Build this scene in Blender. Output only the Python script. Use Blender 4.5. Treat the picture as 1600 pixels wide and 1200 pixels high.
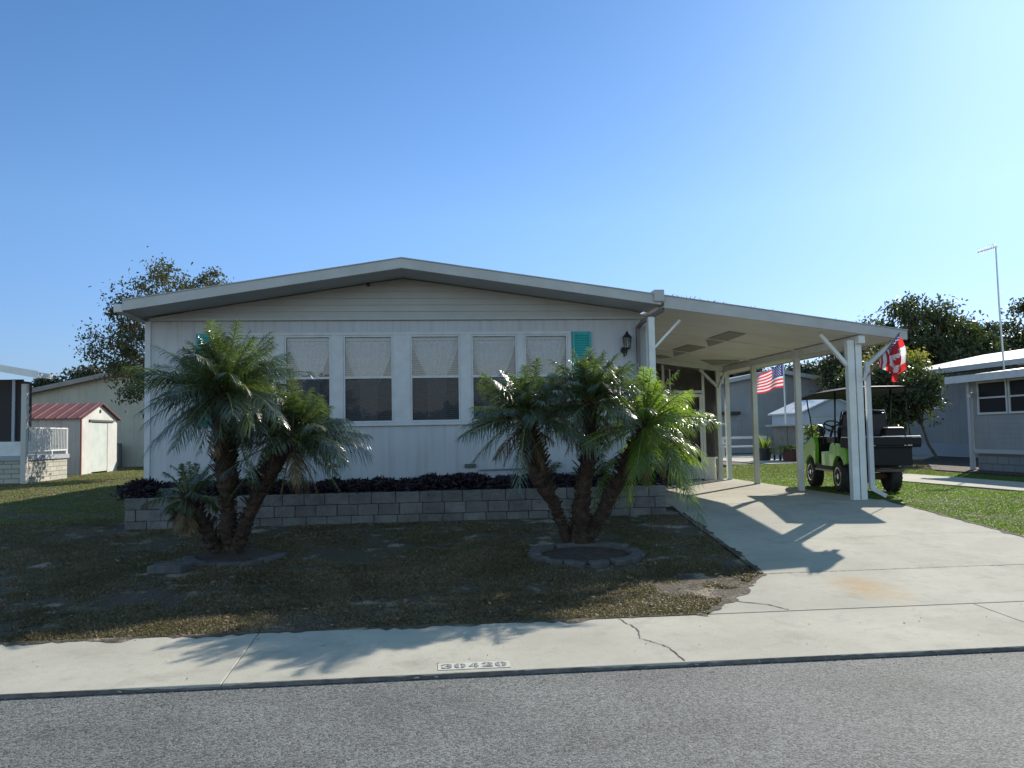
import bpy, bmesh, math, random
import numpy as np
from mathutils import Vector, Matrix
random.seed(7); rng = np.random.default_rng(7)
R = math.radians
sc = bpy.context.scene
for o in list(bpy.data.objects): bpy.data.objects.remove(o)
COL = sc.collection

# ---------------------------------------------------------------- camera
SUN_AZ, SUN_EL = R(41.0), R(29.2)
cam = bpy.data.cameras.new('camera'); camo = bpy.data.objects.new('camera', cam); COL.objects.link(camo); sc.camera = camo
yaw, pit, rol = R(5.8), R(3.4), R(1.05)
fw = Vector((math.sin(yaw)*math.cos(pit), math.cos(yaw)*math.cos(pit), math.sin(pit)))
r0 = Vector((math.cos(yaw), -math.sin(yaw), 0)); u0 = r0.cross(fw)
up = u0*math.cos(rol) + r0*math.sin(rol); rt = r0*math.cos(rol) - u0*math.sin(rol)
m = Matrix((rt, up, -fw)).transposed().to_4x4(); m.translation = Vector((0, 0, 1.62)); camo.matrix_world = m
cam.sensor_width = 36; cam.lens = 1300/1600*36; cam.clip_start = .05; cam.clip_end = 3000
# ---------------------------------------------------------------- world, sun, exposure
w = bpy.data.worlds.new('World'); sc.world = w; w.use_nodes = True
nt = w.node_tree; bg = nt.nodes['Background']
sky = nt.nodes.new('ShaderNodeTexSky'); sky.sky_type = 'NISHITA'; sky.sun_disc = False
sky.sun_elevation = SUN_EL; sky.sun_rotation = SUN_AZ; sky.air_density = 1.1; sky.dust_density = .35; sky.ozone_density = 3.0; sky.altitude = 0
sd0 = (math.sin(SUN_AZ)*math.cos(SUN_EL), math.cos(SUN_AZ)*math.cos(SUN_EL), math.sin(SUN_EL))
# tint the physical sky toward the clear blue of the photograph, by direction only
tcw = nt.nodes.new('ShaderNodeTexCoord'); sxw = nt.nodes.new('ShaderNodeSeparateXYZ'); nt.links.new(tcw.outputs['Generated'], sxw.inputs[0])
rmp = nt.nodes.new('ShaderNodeValToRGB'); nt.links.new(sxw.outputs[2], rmp.inputs[0]); ce = rmp.color_ramp
ce.elements[0].position = 0.0; ce.elements[0].color = (.42, .52, .86, 1); ce.elements[1].position = .75; ce.elements[1].color = (.44, .68, .86, 1)
for p_, c_ in ((.10, (.52, .64, .92, 1)), (.25, (.60, .77, .98, 1)), (.45, (.50, .72, .92, 1))):
    e_ = ce.elements.new(p_); e_.color = c_
mxw = nt.nodes.new('ShaderNodeMix'); mxw.data_type = 'RGBA'; mxw.blend_type = 'MULTIPLY'; mxw.inputs[0].default_value = 1
nt.links.new(sky.outputs[0], mxw.inputs[6]); nt.links.new(rmp.outputs[0], mxw.inputs[7])
# added fill light: unseen sky behind the camera and overhead made brighter and warmer
mrb = nt.nodes.new('ShaderNodeMapRange'); mrb.inputs[1].default_value = .25; mrb.inputs[2].default_value = -.35; nt.links.new(sxw.outputs[1], mrb.inputs[0])
mrz = nt.nodes.new('ShaderNodeMapRange'); mrz.inputs[1].default_value = .66; mrz.inputs[2].default_value = .9; nt.links.new(sxw.outputs[2], mrz.inputs[0])
mxa = nt.nodes.new('ShaderNodeMath'); mxa.operation = 'MAXIMUM'; nt.links.new(mrb.outputs[0], mxa.inputs[0]); nt.links.new(mrz.outputs[0], mxa.inputs[1])
mx2 = nt.nodes.new('ShaderNodeMix'); mx2.data_type = 'RGBA'; mx2.blend_type = 'MULTIPLY'; mx2.inputs[7].default_value = (3.3, 2.4, 1.65, 1)
nt.links.new(mxa.outputs[0], mx2.inputs[0]); nt.links.new(mxw.outputs[2], mx2.inputs[6])
dts = nt.nodes.new('ShaderNodeVectorMath'); dts.operation = 'DOT_PRODUCT'; nt.links.new(tcw.outputs['Generated'], dts.inputs[0]); dts.inputs[1].default_value = tuple(sd0)
mrs = nt.nodes.new('ShaderNodeMapRange'); mrs.inputs[1].default_value = .55; mrs.inputs[2].default_value = .9; nt.links.new(dts.outputs['Value'], mrs.inputs[0])
mx3 = nt.nodes.new('ShaderNodeMix'); mx3.data_type = 'RGBA'; mx3.blend_type = 'MULTIPLY'; mx3.inputs[7].default_value = (.94, .94, .97, 1)
nt.links.new(mrs.outputs[0], mx3.inputs[0]); nt.links.new(mx2.outputs[2], mx3.inputs[6])
nt.links.new(mx3.outputs[2], bg.inputs[0]); bg.inputs[1].default_value = .095
sl = bpy.data.lights.new('sun', 'SUN'); sl.energy = 4.5; sl.angle = R(.53); sl.color = (1, .93, .82)
so = bpy.data.objects.new('sun', sl); COL.objects.link(so)
sd = Vector((math.sin(SUN_AZ)*math.cos(SUN_EL), math.cos(SUN_AZ)*math.cos(SUN_EL), math.sin(SUN_EL)))
so.rotation_euler = sd.to_track_quat('Z', 'Y').to_euler(); so.location = sd*60
sc.view_settings.view_transform = 'Standard'; sc.view_settings.look = 'None'; sc.view_settings.gamma = 1; sc.view_settings.exposure = 0.7
sc.render.engine = 'CYCLES'
sc.cycles.max_bounces = 8; sc.cycles.transparent_max_bounces = 24; sc.cycles.caustics_reflective = False; sc.cycles.caustics_refractive = False

# ---------------------------------------------------------------- materials
MATS = {}
def mat(name, col, rough=.6, col2=None, nscale=4., ndetail=6, lo=.35, hi=.65, bump=0., bscale=60., metal=0., spec=.5,
        trans=0., tcol=None, coat=0., rand=0., alpha=1., fleck=None):
    """Principled material; two colours mixed by noise, random per island, bump, translucency."""
    if name in MATS: return MATS[name]
    M = bpy.data.materials.new(name); M.use_nodes = True; n = M.node_tree; L = n.links; b = n.nodes['Principled BSDF']
    b.inputs['Roughness'].default_value = rough; b.inputs['Metallic'].default_value = metal
    b.inputs['Specular IOR Level'].default_value = spec; b.inputs['Coat Weight'].default_value = coat; b.inputs['Coat Roughness'].default_value = .22 if coat > .8 else .04
    tc = n.nodes.new('ShaderNodeTexCoord'); src = None
    c4 = tuple(col)+(1,)
    b.inputs['Base Color'].default_value = c4
    if col2 is not None:
        nz = n.nodes.new('ShaderNodeTexNoise'); nz.inputs['Scale'].default_value = nscale; nz.inputs['Detail'].default_value = ndetail
        nz.inputs['Roughness'].default_value = .6
        L.new(tc.outputs['Object'], nz.inputs['Vector'])
        mr = n.nodes.new('ShaderNodeMapRange'); mr.inputs[1].default_value = lo; mr.inputs[2].default_value = hi
        L.new(nz.outputs[0], mr.inputs[0])
        mx = n.nodes.new('ShaderNodeMix'); mx.data_type = 'RGBA'; mx.inputs[6].default_value = c4; mx.inputs[7].default_value = tuple(col2)+(1,)
        L.new(mr.outputs[0], mx.inputs[0]); src = mx.outputs[2]
    if fleck:
        fc, fs, f0, f1 = fleck
        nz = n.nodes.new('ShaderNodeTexNoise'); nz.inputs['Scale'].default_value = fs; nz.inputs['Detail'].default_value = 3
        L.new(tc.outputs['Object'], nz.inputs['Vector'])
        mr = n.nodes.new('ShaderNodeMapRange'); mr.inputs[1].default_value = f0; mr.inputs[2].default_value = f1
        L.new(nz.outputs[0], mr.inputs[0])
        mx = n.nodes.new('ShaderNodeMix'); mx.data_type = 'RGBA'; mx.inputs[6].default_value = c4; mx.inputs[7].default_value = tuple(fc)+(1,)
        if src: L.new(src, mx.inputs[6])
        L.new(mr.outputs[0], mx.inputs[0]); src = mx.outputs[2]
    if rand:
        gn = n.nodes.new('ShaderNodeNewGeometry'); hs = n.nodes.new('ShaderNodeHueSaturation')
        mr = n.nodes.new('ShaderNodeMapRange'); mr.inputs[3].default_value = 1-rand; mr.inputs[4].default_value = 1+rand
        L.new(gn.outputs['Random Per Island'], mr.inputs[0]); L.new(mr.outputs[0], hs.inputs['Value'])
        m2 = n.nodes.new('ShaderNodeMapRange'); m2.inputs[3].default_value = .5-.03; m2.inputs[4].default_value = .5+.03
        mm = n.nodes.new('ShaderNodeMath'); mm.operation = 'FRACT'; mu = n.nodes.new('ShaderNodeMath'); mu.operation = 'MULTIPLY'; mu.inputs[1].default_value = 17.3
        L.new(gn.outputs['Random Per Island'], mu.inputs[0]); L.new(mu.outputs[0], mm.inputs[0]); L.new(mm.outputs[0], m2.inputs[0]); L.new(m2.outputs[0], hs.inputs['Hue'])
        if src: L.new(src, hs.inputs['Color'])
        else: hs.inputs['Color'].default_value = c4
        src = hs.outputs[0]
    if src: L.new(src, b.inputs['Base Color'])
    if bump:
        nb = n.nodes.new('ShaderNodeTexNoise'); nb.inputs['Scale'].default_value = bscale; nb.inputs['Detail'].default_value = 4
        L.new(tc.outputs['Object'], nb.inputs['Vector'])
        bp = n.nodes.new('ShaderNodeBump'); bp.inputs['Strength'].default_value = 1; bp.inputs['Distance'].default_value = bump
        L.new(nb.outputs[0], bp.inputs['Height']); L.new(bp.outputs[0], b.inputs['Normal'])
    if trans:
        tb = n.nodes.new('ShaderNodeBsdfTranslucent'); tb.inputs[0].default_value = tuple(tcol or col)+(1,)
        ms = n.nodes.new('ShaderNodeMixShader'); ms.inputs[0].default_value = trans
        L.new(b.outputs[0], ms.inputs[1]); L.new(tb.outputs[0], ms.inputs[2]); L.new(ms.outputs[0], n.nodes['Material Output'].inputs[0])
    if alpha < 1:
        out = n.nodes['Material Output']; cur = out.inputs[0].links[0].from_socket
        tr = n.nodes.new('ShaderNodeBsdfTransparent'); ms = n.nodes.new('ShaderNodeMixShader'); ms.inputs[0].default_value = alpha
        L.new(tr.outputs[0], ms.inputs[1]); L.new(cur, ms.inputs[2]); L.new(ms.outputs[0], out.inputs[0])
    MATS[name] = M; return M

def glass(name, tint=(.8, .85, .88), refl=.08, rough=.02):
    M = bpy.data.materials.new(name); M.use_nodes = True; n = M.node_tree; L = n.links; n.nodes.remove(n.nodes['Principled BSDF'])
    tr = n.nodes.new('ShaderNodeBsdfTransparent'); tr.inputs[0].default_value = tint+(1,)
    gl = n.nodes.new('ShaderNodeBsdfGlossy'); gl.inputs['Roughness'].default_value = rough
    lw = n.nodes.new('ShaderNodeFresnel'); lw.inputs[0].default_value = 1.45
    ad = n.nodes.new('ShaderNodeMath'); ad.operation = 'ADD'; ad.inputs[1].default_value = refl; ad.use_clamp = True
    ms = n.nodes.new('ShaderNodeMixShader'); L.new(lw.outputs[0], ad.inputs[0]); L.new(ad.outputs[0], ms.inputs[0])
    L.new(tr.outputs[0], ms.inputs[1]); L.new(gl.outputs[0], ms.inputs[2]); L.new(ms.outputs[0], n.nodes['Material Output'].inputs[0])
    return M

white = mat('white_paint', (.74, .75, .73), .45, (.62, .62, .58), 3, bump=.0006, bscale=40)
trimw = mat('white_trim', (.58, .585, .59), .4, (.50, .50, .51), 5, bump=.0004)
fasc = mat('fascia_aluminium', (.50, .49, .47), .42, (.38, .37, .35), 2.2, lo=.3, hi=.75, bump=.0008, bscale=15)
soff = mat('soffit_panel', (.50, .52, .54), .5, (.43, .44, .45), 2)
ceil_m = mat('carport_ceiling', (.86, .84, .76), .5, (.78, .76, .68), 1.5, bump=.0008, bscale=8)
ceil_d = mat('carport_ceiling_shade', (.36, .34, .30), .6, (.30, .29, .26), 3)  # darker ceiling tone that stands in for shade
dark = mat('dark_interior', (.03, .028, .027), .8)
wood_int = mat('interior_wall', (.10, .075, .055), .8, (.06, .045, .035), 3)
blind_m = mat('blind_slat', (.66, .68, .72), .4, trans=.25, tcol=(.6, .62, .66))
curt_m = mat('sheer_curtain', (.88, .89, .94), .8, (.74, .75, .82), 14)
teal = mat('teal_shutter', (.025, .36, .34), .5, (.03, .30, .30), 6)
blackm = mat('black_metal', (.02, .02, .022), .4)
conc = None
bark_m = mat('palm_trunk_bark', (.030, .019, .013), .95, (.075, .048, .032), 14, bump=.02, bscale=40, rand=.4)
barkt = mat('tree_bark', (.10, .08, .06), .9, (.16, .14, .11), 6, bump=.01, bscale=20)
frond_m = mat('palm_leaflet', (.042, .056, .032), .36, (.062, .076, .042), 3, rand=.45, spec=1., coat=.9, trans=.24, tcol=(.17, .27, .03))
rach_m = mat('palm_rachis', (.14, .19, .06), .4, (.2, .2, .08), 6, trans=.2, tcol=(.3, .4, .08))
roofshg = mat('roof_panel', (.45, .45, .44), .5, (.32, .32, .31), 3)
graysid = mat('gray_siding', (.30, .32, .35), .6, (.26, .28, .31), 2)
metalw = mat('white_roof_metal', (.80, .80, .78), .35, (.7, .7, .68), 2)
rust = mat('rusty_red_roof', (.24, .075, .055), .55, (.13, .05, .045), 1.6, bump=.002, bscale=20)
beige = mat('beige_siding', (.40, .39, .32), .65, (.36, .35, .29), 1)
chrome = mat('bright_metal', (.7, .7, .7), .2, metal=1)
rubber = mat('tyre_rubber', (.025, .025, .025), .75, (.05, .045, .04), 8, bump=.003, bscale=60)
green = mat('lime_green_paint', (.22, .60, .04), .28, coat=.5)
blackp = mat('black_plastic', (.009, .009, .010), .5, spec=.3, bump=.0006, bscale=80)
vinyl = mat('black_vinyl', (.010, .010, .012), .4, spec=.4, bump=.001, bscale=30)
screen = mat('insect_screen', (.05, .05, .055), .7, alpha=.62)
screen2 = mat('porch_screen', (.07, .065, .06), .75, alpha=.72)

def concrete(name, base, dark_, stain=None):
    M = bpy.data.materials.new(name); M.use_nodes = True; n = M.node_tree; L = n.links; b = n.nodes['Principled BSDF']
    b.inputs['Roughness'].default_value = .9; b.inputs['Specular IOR Level'].default_value = .15
    tc = n.nodes.new('ShaderNodeTexCoord')
    def noise(s, d=8, r=.6):
        q = n.nodes.new('ShaderNodeTexNoise'); q.inputs['Scale'].default_value = s; q.inputs['Detail'].default_value = d; q.inputs['Roughness'].default_value = r
        L.new(tc.outputs['Object'], q.inputs['Vector']); return q.outputs[0]
    def mix(f, a, c, lo, hi, amt=1.):
        mr = n.nodes.new('ShaderNodeMapRange'); mr.inputs[1].default_value = lo; mr.inputs[2].default_value = hi; mr.inputs[4].default_value = amt
        L.new(f, mr.inputs[0]); x = n.nodes.new('ShaderNodeMix'); x.data_type = 'RGBA'
        L.new(mr.outputs[0], x.inputs[0])
        if hasattr(a, 'type'): L.new(a, x.inputs[6])
        else: x.inputs[6].default_value = tuple(a)+(1,)
        x.inputs[7].default_value = tuple(c)+(1,); return x.outputs[2]
    c = mix(noise(.9), base, dark_, .38, .66)
    c = mix(noise(2.7, 10, .7), c, [v*.58 for v in base], .52, .74, .8)
    c = mix(noise(9), c, [v*.78 for v in base], .5, .75, .7)
    c = mix(noise(120, 3), c, [v*.6 for v in base], .5, .8, .8)
    c = mix(noise(160, 2), c, [min(1, v*1.25) for v in base], .55, .75, .6)
    if stain:
        (sx, sy, sr), (dx, dy, dr), scol = stain
        mp = n.nodes.new('ShaderNodeMapping'); mp.inputs['Location'].default_value = (-sx, -sy, 0); L.new(tc.outputs['Object'], mp.inputs['Vector'])
        mp2 = n.nodes.new('ShaderNodeMapping'); mp2.inputs['Rotation'].default_value = (0, 0, dr); mp2.inputs['Scale'].default_value = (1/dx, 1/dy, 0)
        L.new(mp.outputs[0], mp2.inputs['Vector'])
        ln = n.nodes.new('ShaderNodeVectorMath'); ln.operation = 'LENGTH'; L.new(mp2.outputs[0], ln.inputs[0])
        mr = n.nodes.new('ShaderNodeMapRange'); mr.inputs[1].default_value = 1; mr.inputs[2].default_value = 0; L.new(ln.outputs['Value'], mr.inputs[0])
        mu = n.nodes.new('ShaderNodeMath'); mu.operation = 'MULTIPLY'; L.new(mr.outputs[0], mu.inputs[0]); L.new(noise(5), mu.inputs[1])
        c = mix(mu.outputs[0], c, scol, .1, .5, .75)
    L.new(c, b.inputs['Base Color'])
    bp = n.nodes.new('ShaderNodeBump'); bp.inputs['Distance'].default_value = .0025; L.new(noise(140, 4), bp.inputs['Height']); L.new(bp.outputs[0], b.inputs['Normal'])
    MATS[name] = M; return M
drive_m = concrete('driveway_concrete', (.435, .41, .335), (.34, .32, .265), ((4.05, 7.45, 0), (.45, .85, R(-8)), (.40, .26, .12)))
walk_m = concrete('sidewalk_concrete', (.46, .43, .35), (.36, .335, .275))
block_m = mat('split_face_block', (.18, .17, .16), .9, (.12, .113, .105), 5, bump=.02, bscale=16, rand=.18)
edge_m = mat('edging_stone_face', (.12, .115, .11), .9, (.07, .068, .065), 7, bump=.015, bscale=22, rand=.2)

def asphalt():
    M = bpy.data.materials.new('asphalt'); M.use_nodes = True; n = M.node_tree; L = n.links; b = n.nodes['Principled BSDF']
    b.inputs['Roughness'].default_value = .85; b.inputs['Specular IOR Level'].default_value = .32
    tc = n.nodes.new('ShaderNodeTexCoord')
    vo = n.nodes.new('ShaderNodeTexVoronoi'); vo.inputs['Scale'].default_value = 90; L.new(tc.outputs['Object'], vo.inputs['Vector'])
    nz = n.nodes.new('ShaderNodeTexNoise'); nz.inputs['Scale'].default_value = 1.1; nz.inputs['Detail'].default_value = 9; L.new(tc.outputs['Object'], nz.inputs['Vector'])
    n3 = n.nodes.new('ShaderNodeTexNoise'); n3.inputs['Scale'].default_value = 70; n3.inputs['Detail'].default_value = 3; L.new(tc.outputs['Object'], n3.inputs['Vector'])
    sp = n.nodes.new('ShaderNodeSeparateColor'); L.new(vo.outputs['Color'], sp.inputs[0])
    r1 = n.nodes.new('ShaderNodeMapRange'); r1.inputs[1].default_value = 0; r1.inputs[2].default_value = 1; r1.inputs[3].default_value = .045; r1.inputs[4].default_value = .20; L.new(sp.outputs[0], r1.inputs[0])
    r2 = n.nodes.new('ShaderNodeMapRange'); r2.inputs[1].default_value = .36; r2.inputs[2].default_value = .64; r2.inputs[3].default_value = .84; r2.inputs[4].default_value = 1.14; L.new(nz.outputs[0], r2.inputs[0])
    mu = n.nodes.new('ShaderNodeMath'); mu.operation = 'MULTIPLY'; L.new(r1.outputs[0], mu.inputs[0]); L.new(r2.outputs[0], mu.inputs[1])
    cc = n.nodes.new('ShaderNodeCombineColor'); L.new(mu.outputs[0], cc.inputs[0]); L.new(mu.outputs[0], cc.inputs[1]); L.new(mu.outputs[0], cc.inputs[2])
    tint = n.nodes.new('ShaderNodeMix'); tint.data_type = 'RGBA'; tint.blend_type = 'MULTIPLY'; tint.inputs[0].default_value = 1; tint.inputs[7].default_value = (.97, 1, .95, 1)
    L.new(cc.outputs[0], tint.inputs[6]); L.new(tint.outputs[2], b.inputs['Base Color'])
    bp = n.nodes.new('ShaderNodeBump'); bp.inputs['Distance'].default_value = .004; bp.inputs['Strength'].default_value = .8
    ad = n.nodes.new('ShaderNodeMath'); ad.operation = 'SUBTRACT'; L.new(n3.outputs[0], ad.inputs[0]); L.new(vo.outputs['Distance'], ad.inputs[1])
    L.new(ad.outputs[0], bp.inputs['Height']); L.new(bp.outputs[0], b.inputs['Normal'])
    return M
asph = asphalt()

def siding(name, col, col2, period, axis, depth=.004, rough=.6, sharp=False):
    M = mat(name, col, rough, col2, 1.3); n = M.node_tree; L = n.links; b = n.nodes['Principled BSDF']
    tc = n.nodes.new('ShaderNodeTexCoord'); sx = n.nodes.new('ShaderNodeSeparateXYZ'); L.new(tc.outputs['Object'], sx.inputs[0])
    dv = n.nodes.new('ShaderNodeMath'); dv.operation = 'DIVIDE'; dv.inputs[1].default_value = period
    if axis == 'XY':
        ad = n.nodes.new('ShaderNodeMath'); ad.operation = 'ADD'; L.new(sx.outputs[0], ad.inputs[0]); L.new(sx.outputs[1], ad.inputs[1]); L.new(ad.outputs[0], dv.inputs[0])
    else: L.new(sx.outputs[axis], dv.inputs[0])
    fr = n.nodes.new('ShaderNodeMath'); fr.operation = 'FRACT'; L.new(dv.outputs[0], fr.inputs[0])
    h = fr.outputs[0]
    if sharp:   # narrow groove
        mr = n.nodes.new('ShaderNodeMapRange'); mr.inputs[1].default_value = 0; mr.inputs[2].default_value = .07; L.new(h, mr.inputs[0]); h = mr.outputs[0]
    else:
        mr = n.nodes.new('ShaderNodeMapRange'); mr.inputs[3].default_value = 1; mr.inputs[4].default_value = 0; L.new(h, mr.inputs[0]); h = mr.outputs[0]
    bp = n.nodes.new('ShaderNodeBump'); bp.inputs['Distance'].default_value = depth; L.new(h, bp.inputs['Height'])
    L.new(bp.outputs[0], b.inputs['Normal'])
    mp = n.nodes.new('ShaderNodeMapping'); mp.inputs['Scale'].default_value = (7, 7, .5); L.new(tc.outputs['Object'], mp.inputs['Vector'])
    ns = n.nodes.new('ShaderNodeTexNoise'); ns.inputs['Scale'].default_value = 1.5; ns.inputs['Detail'].default_value = 6; L.new(mp.outputs[0], ns.inputs['Vector'])
    mr2 = n.nodes.new('ShaderNodeMapRange'); mr2.inputs[1].default_value = .5; mr2.inputs[2].default_value = .8; mr2.inputs[3].default_value = 0; mr2.inputs[4].default_value = .45; L.new(ns.outputs[0], mr2.inputs[0])
    mxx = n.nodes.new('ShaderNodeMix'); mxx.data_type = 'RGBA'; src_ = b.inputs['Base Color'].links[0].from_socket; L.new(mr2.outputs[0], mxx.inputs[0]); L.new(src_, mxx.inputs[6]); mxx.inputs[7].default_value = (col[0]*.55, col[1]*.53, col[2]*.45, 1)
    L.new(mxx.outputs[2], b.inputs['Base Color']); return M
wall_m = siding('pale_vertical_siding', (.50, .505, .52), (.45, .455, .475), .203, 'XY', .006, .55, True)
gable_m = mat('gable_lap_siding', (.48, .485, .47), .6, (.42, .42, .405), 1.8, lo=.3, hi=.7)
gray_m = siding('gray_lap_siding', (.30, .30, .30), (.26, .26, .265), .12, 2, .01)
beige_m = siding('beige_vertical_siding', (.42, .41, .33), (.37, .36, .29), .3, 'XY', .006, .6, True)
shed_m = siding('shed_ribbed_metal', (.55, .53, .50), (.48, .46, .43), .25, 'XY', .02, .5, True)
def blockmat(name, c1, c2, bw, bh, mort):
    M = bpy.data.materials.new(name); M.use_nodes = True; n = M.node_tree; L = n.links; b = n.nodes['Principled BSDF']; b.inputs['Roughness'].default_value = .85
    tc = n.nodes.new('ShaderNodeTexCoord'); sx = n.nodes.new('ShaderNodeSeparateXYZ'); L.new(tc.outputs['Object'], sx.inputs[0])
    ad = n.nodes.new('ShaderNodeMath'); ad.operation = 'ADD'; L.new(sx.outputs[0], ad.inputs[0]); L.new(sx.outputs[1], ad.inputs[1])
    cb = n.nodes.new('ShaderNodeCombineXYZ'); L.new(ad.outputs[0], cb.inputs[0]); L.new(sx.outputs[2], cb.inputs[1])
    br = n.nodes.new('ShaderNodeTexBrick'); br.inputs['Scale'].default_value = 1; br.inputs['Brick Width'].default_value = bw; br.inputs['Row Height'].default_value = bh
    br.inputs['Mortar Size'].default_value = .012; br.inputs['Color1'].default_value = c1+(1,); br.inputs['Color2'].default_value = c2+(1,); br.inputs['Mortar'].default_value = mort+(1,)
    L.new(cb.outputs[0], br.inputs['Vector']); L.new(br.outputs['Color'], b.inputs['Base Color'])
    bp = n.nodes.new('ShaderNodeBump'); bp.inputs['Distance'].default_value = -.012; L.new(br.outputs['Fac'], bp.inputs['Height']); L.new(bp.outputs[0], b.inputs['Normal']); return M
skirt_m = blockmat('skirting_block', (.46, .44, .36), (.38, .37, .30), .42, .14, (.25, .24, .2))
grayblock = blockmat('gray_skirting_block', (.24, .25, .26), (.20, .21, .22), .4, .2, (.15, .15, .15))

# ---------------------------------------------------------------- mesh builder
ORG = {}
class MB:
    def __init__(s): s.v = []; s.f = []; s.mi = []; s.n = 0
    def add(s, v, f, mi=0):
        v = np.asarray(v, float).reshape(-1, 3); s.v.append(v); n = s.n
        for q in f: s.f.append(tuple(int(i)+n for i in q)); s.mi.append(mi)
        s.n += len(v); return s
    def box(s, x0, x1, y0, y1, z0, z1, mi=0):
        v = [(x, y, z) for z in (z0, z1) for y in (y0, y1) for x in (x0, x1)]
        return s.add(v, [(0, 2, 3, 1), (4, 5, 7, 6), (0, 1, 5, 4), (2, 6, 7, 3), (0, 4, 6, 2), (1, 3, 7, 5)], mi)
    def hexa(s, b, t, mi=0):     # 4 bottom pts, 4 top pts (ccw)
        return s.add(list(b)+list(t), [(3, 2, 1, 0), (4, 5, 6, 7), (0, 1, 5, 4), (1, 2, 6, 5), (2, 3, 7, 6), (3, 0, 4, 7)], mi)
    def bar(s, a, b, w, h, mi=0, upv=(0, 0, 1)):
        a = Vector(a); b = Vector(b); d = (b-a).normalized(); sd_ = d.cross(Vector(upv))
        if sd_.length < 1e-4: sd_ = d.cross(Vector((0, 1, 0)))
        sd_.normalize(); u = sd_.cross(d).normalized()
        q = [(-w/2, -h/2), (w/2, -h/2), (w/2, h/2), (-w/2, h/2)]
        return s.hexa([a+sd_*x+u*y for x, y in q], [b+sd_*x+u*y for x, y in q], mi)
    def tube(s, pts, rad, n=10, caps=True, mi=0):
        pts = [Vector(p) for p in pts]; k = len(pts)
        if not hasattr(rad, '__len__'): rad = [rad]*k
        ref = None; V = []; F = []
        for i, p in enumerate(pts):
            t = (pts[min(i+1, k-1)]-pts[max(i-1, 0)]).normalized()
            if ref is None: ref = t.orthogonal().normalized()
            ref = (ref-t*ref.dot(t)).normalized(); bb = t.cross(ref)
            for j in range(n):
                a = 2*math.pi*j/n; V.append(p+(ref*math.cos(a)+bb*math.sin(a))*rad[i])
        for i in range(k-1):
            for j in range(n): F.append((i*n+j, i*n+(j+1) % n, (i+1)*n+(j+1) % n, (i+1)*n+j))
        if caps: F.append(tuple(range(n-1, -1, -1))); F.append(tuple((k-1)*n+j for j in range(n)))
        return s.add(V, F, mi)
    def prism(s, poly, y0, y1, axis='y', mi=0):   # polygon (a,b) extruded; axis y: a=x,b=z
        n = len(poly)
        if axis == 'y': A = [(a, y0, b) for a, b in poly]; B = [(a, y1, b) for a, b in poly]
        elif axis == 'x': A = [(y0, a, b) for a, b in poly]; B = [(y1, a, b) for a, b in poly]
        else: A = [(a, b, y0) for a, b in poly]; B = [(a, b, y1) for a, b in poly]
        F = [tuple(range(n)), tuple(range(2*n-1, n-1, -1))]+[(i, i+n, (i+1) % n+n, (i+1) % n) for i in range(n)]
        return s.add(A+B, F, mi)
    def lathe(s, prof, c, n=16, axis='z', mi=0):
        V = []; F = []
        for r, h in prof:
            for j in range(n):
                a = 2*math.pi*j/n; x, y = r*math.cos(a), r*math.sin(a)
                V.append({'z': (c[0]+x, c[1]+y, c[2]+h), 'x': (c[0]+h, c[1]+x, c[2]+y), 'y': (c[0]+x, c[1]+h, c[2]+y)}[axis])
        k = len(prof)
        for i in range(k-1):
            for j in range(n): F.append((i*n+j, i*n+(j+1) % n, (i+1)*n+(j+1) % n, (i+1)*n+j))
        F.append(tuple(range(n-1, -1, -1))); F.append(tuple((k-1)*n+j for j in range(n)))
        return s.add(V, F, mi)
    def build(s, name, mats, parent=None, org=None, bevel=0, smooth=False, fixn=True):
        me = bpy.data.meshes.new(name); V = np.concatenate(s.v)
        if org is None: org = ORG.get(parent.name, (0, 0, 0)) if parent else (0, 0, 0)
        V = V-np.array(org)
        me.from_pydata(V.tolist(), [], s.f)
        if not isinstance(mats, (list, tuple)): mats = [mats]
        for q in mats: me.materials.append(q)
        if len(mats) > 1: me.polygons.foreach_set('material_index', s.mi)
        if fixn:
            bm = bmesh.new(); bm.from_mesh(me); bmesh.ops.recalc_face_normals(bm, faces=bm.faces); bm.to_mesh(me); bm.free()
        if smooth: me.polygons.foreach_set('use_smooth', [True]*len(me.polygons))
        me.update()
        o = bpy.data.objects.new(name, me); COL.objects.link(o)
        if parent: o.parent = parent; ORG[o.name] = tuple(org)
        else:
            o.location = org; ORG[o.name] = tuple(org)
        if bevel:
            b = o.modifiers.new('bevel', 'BEVEL'); b.width = bevel; b.segments = 2; b.limit_method = 'ANGLE'; b.angle_limit = R(40)
        return o
def tag(o, label=None, cat=None, group=None, kind=None):
    if label: o['label'] = label
    if cat: o['category'] = cat
    if group: o['group'] = group
    if kind: o['kind'] = kind
    return o
def thing(name, loc, label, cat, group=None, rz=0, local=False):
    o = bpy.data.objects.new(name, None); COL.objects.link(o); o.empty_display_size = .2
    o.location = loc; o.rotation_euler = (0, 0, rz); ORG[o.name] = (0, 0, 0) if local else tuple(loc)
    return tag(o, label, cat, group)
def pt(name, mb, m, par, **k): return mb.build(name, m, par, **k)
def copytree(o, parent=None):
    c = o.copy(); COL.objects.link(c); ORG[c.name] = ORG.get(o.name, (0, 0, 0))
    if parent: c.parent = parent
    for ch in list(o.children): copytree(ch, c)
    return c
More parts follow.
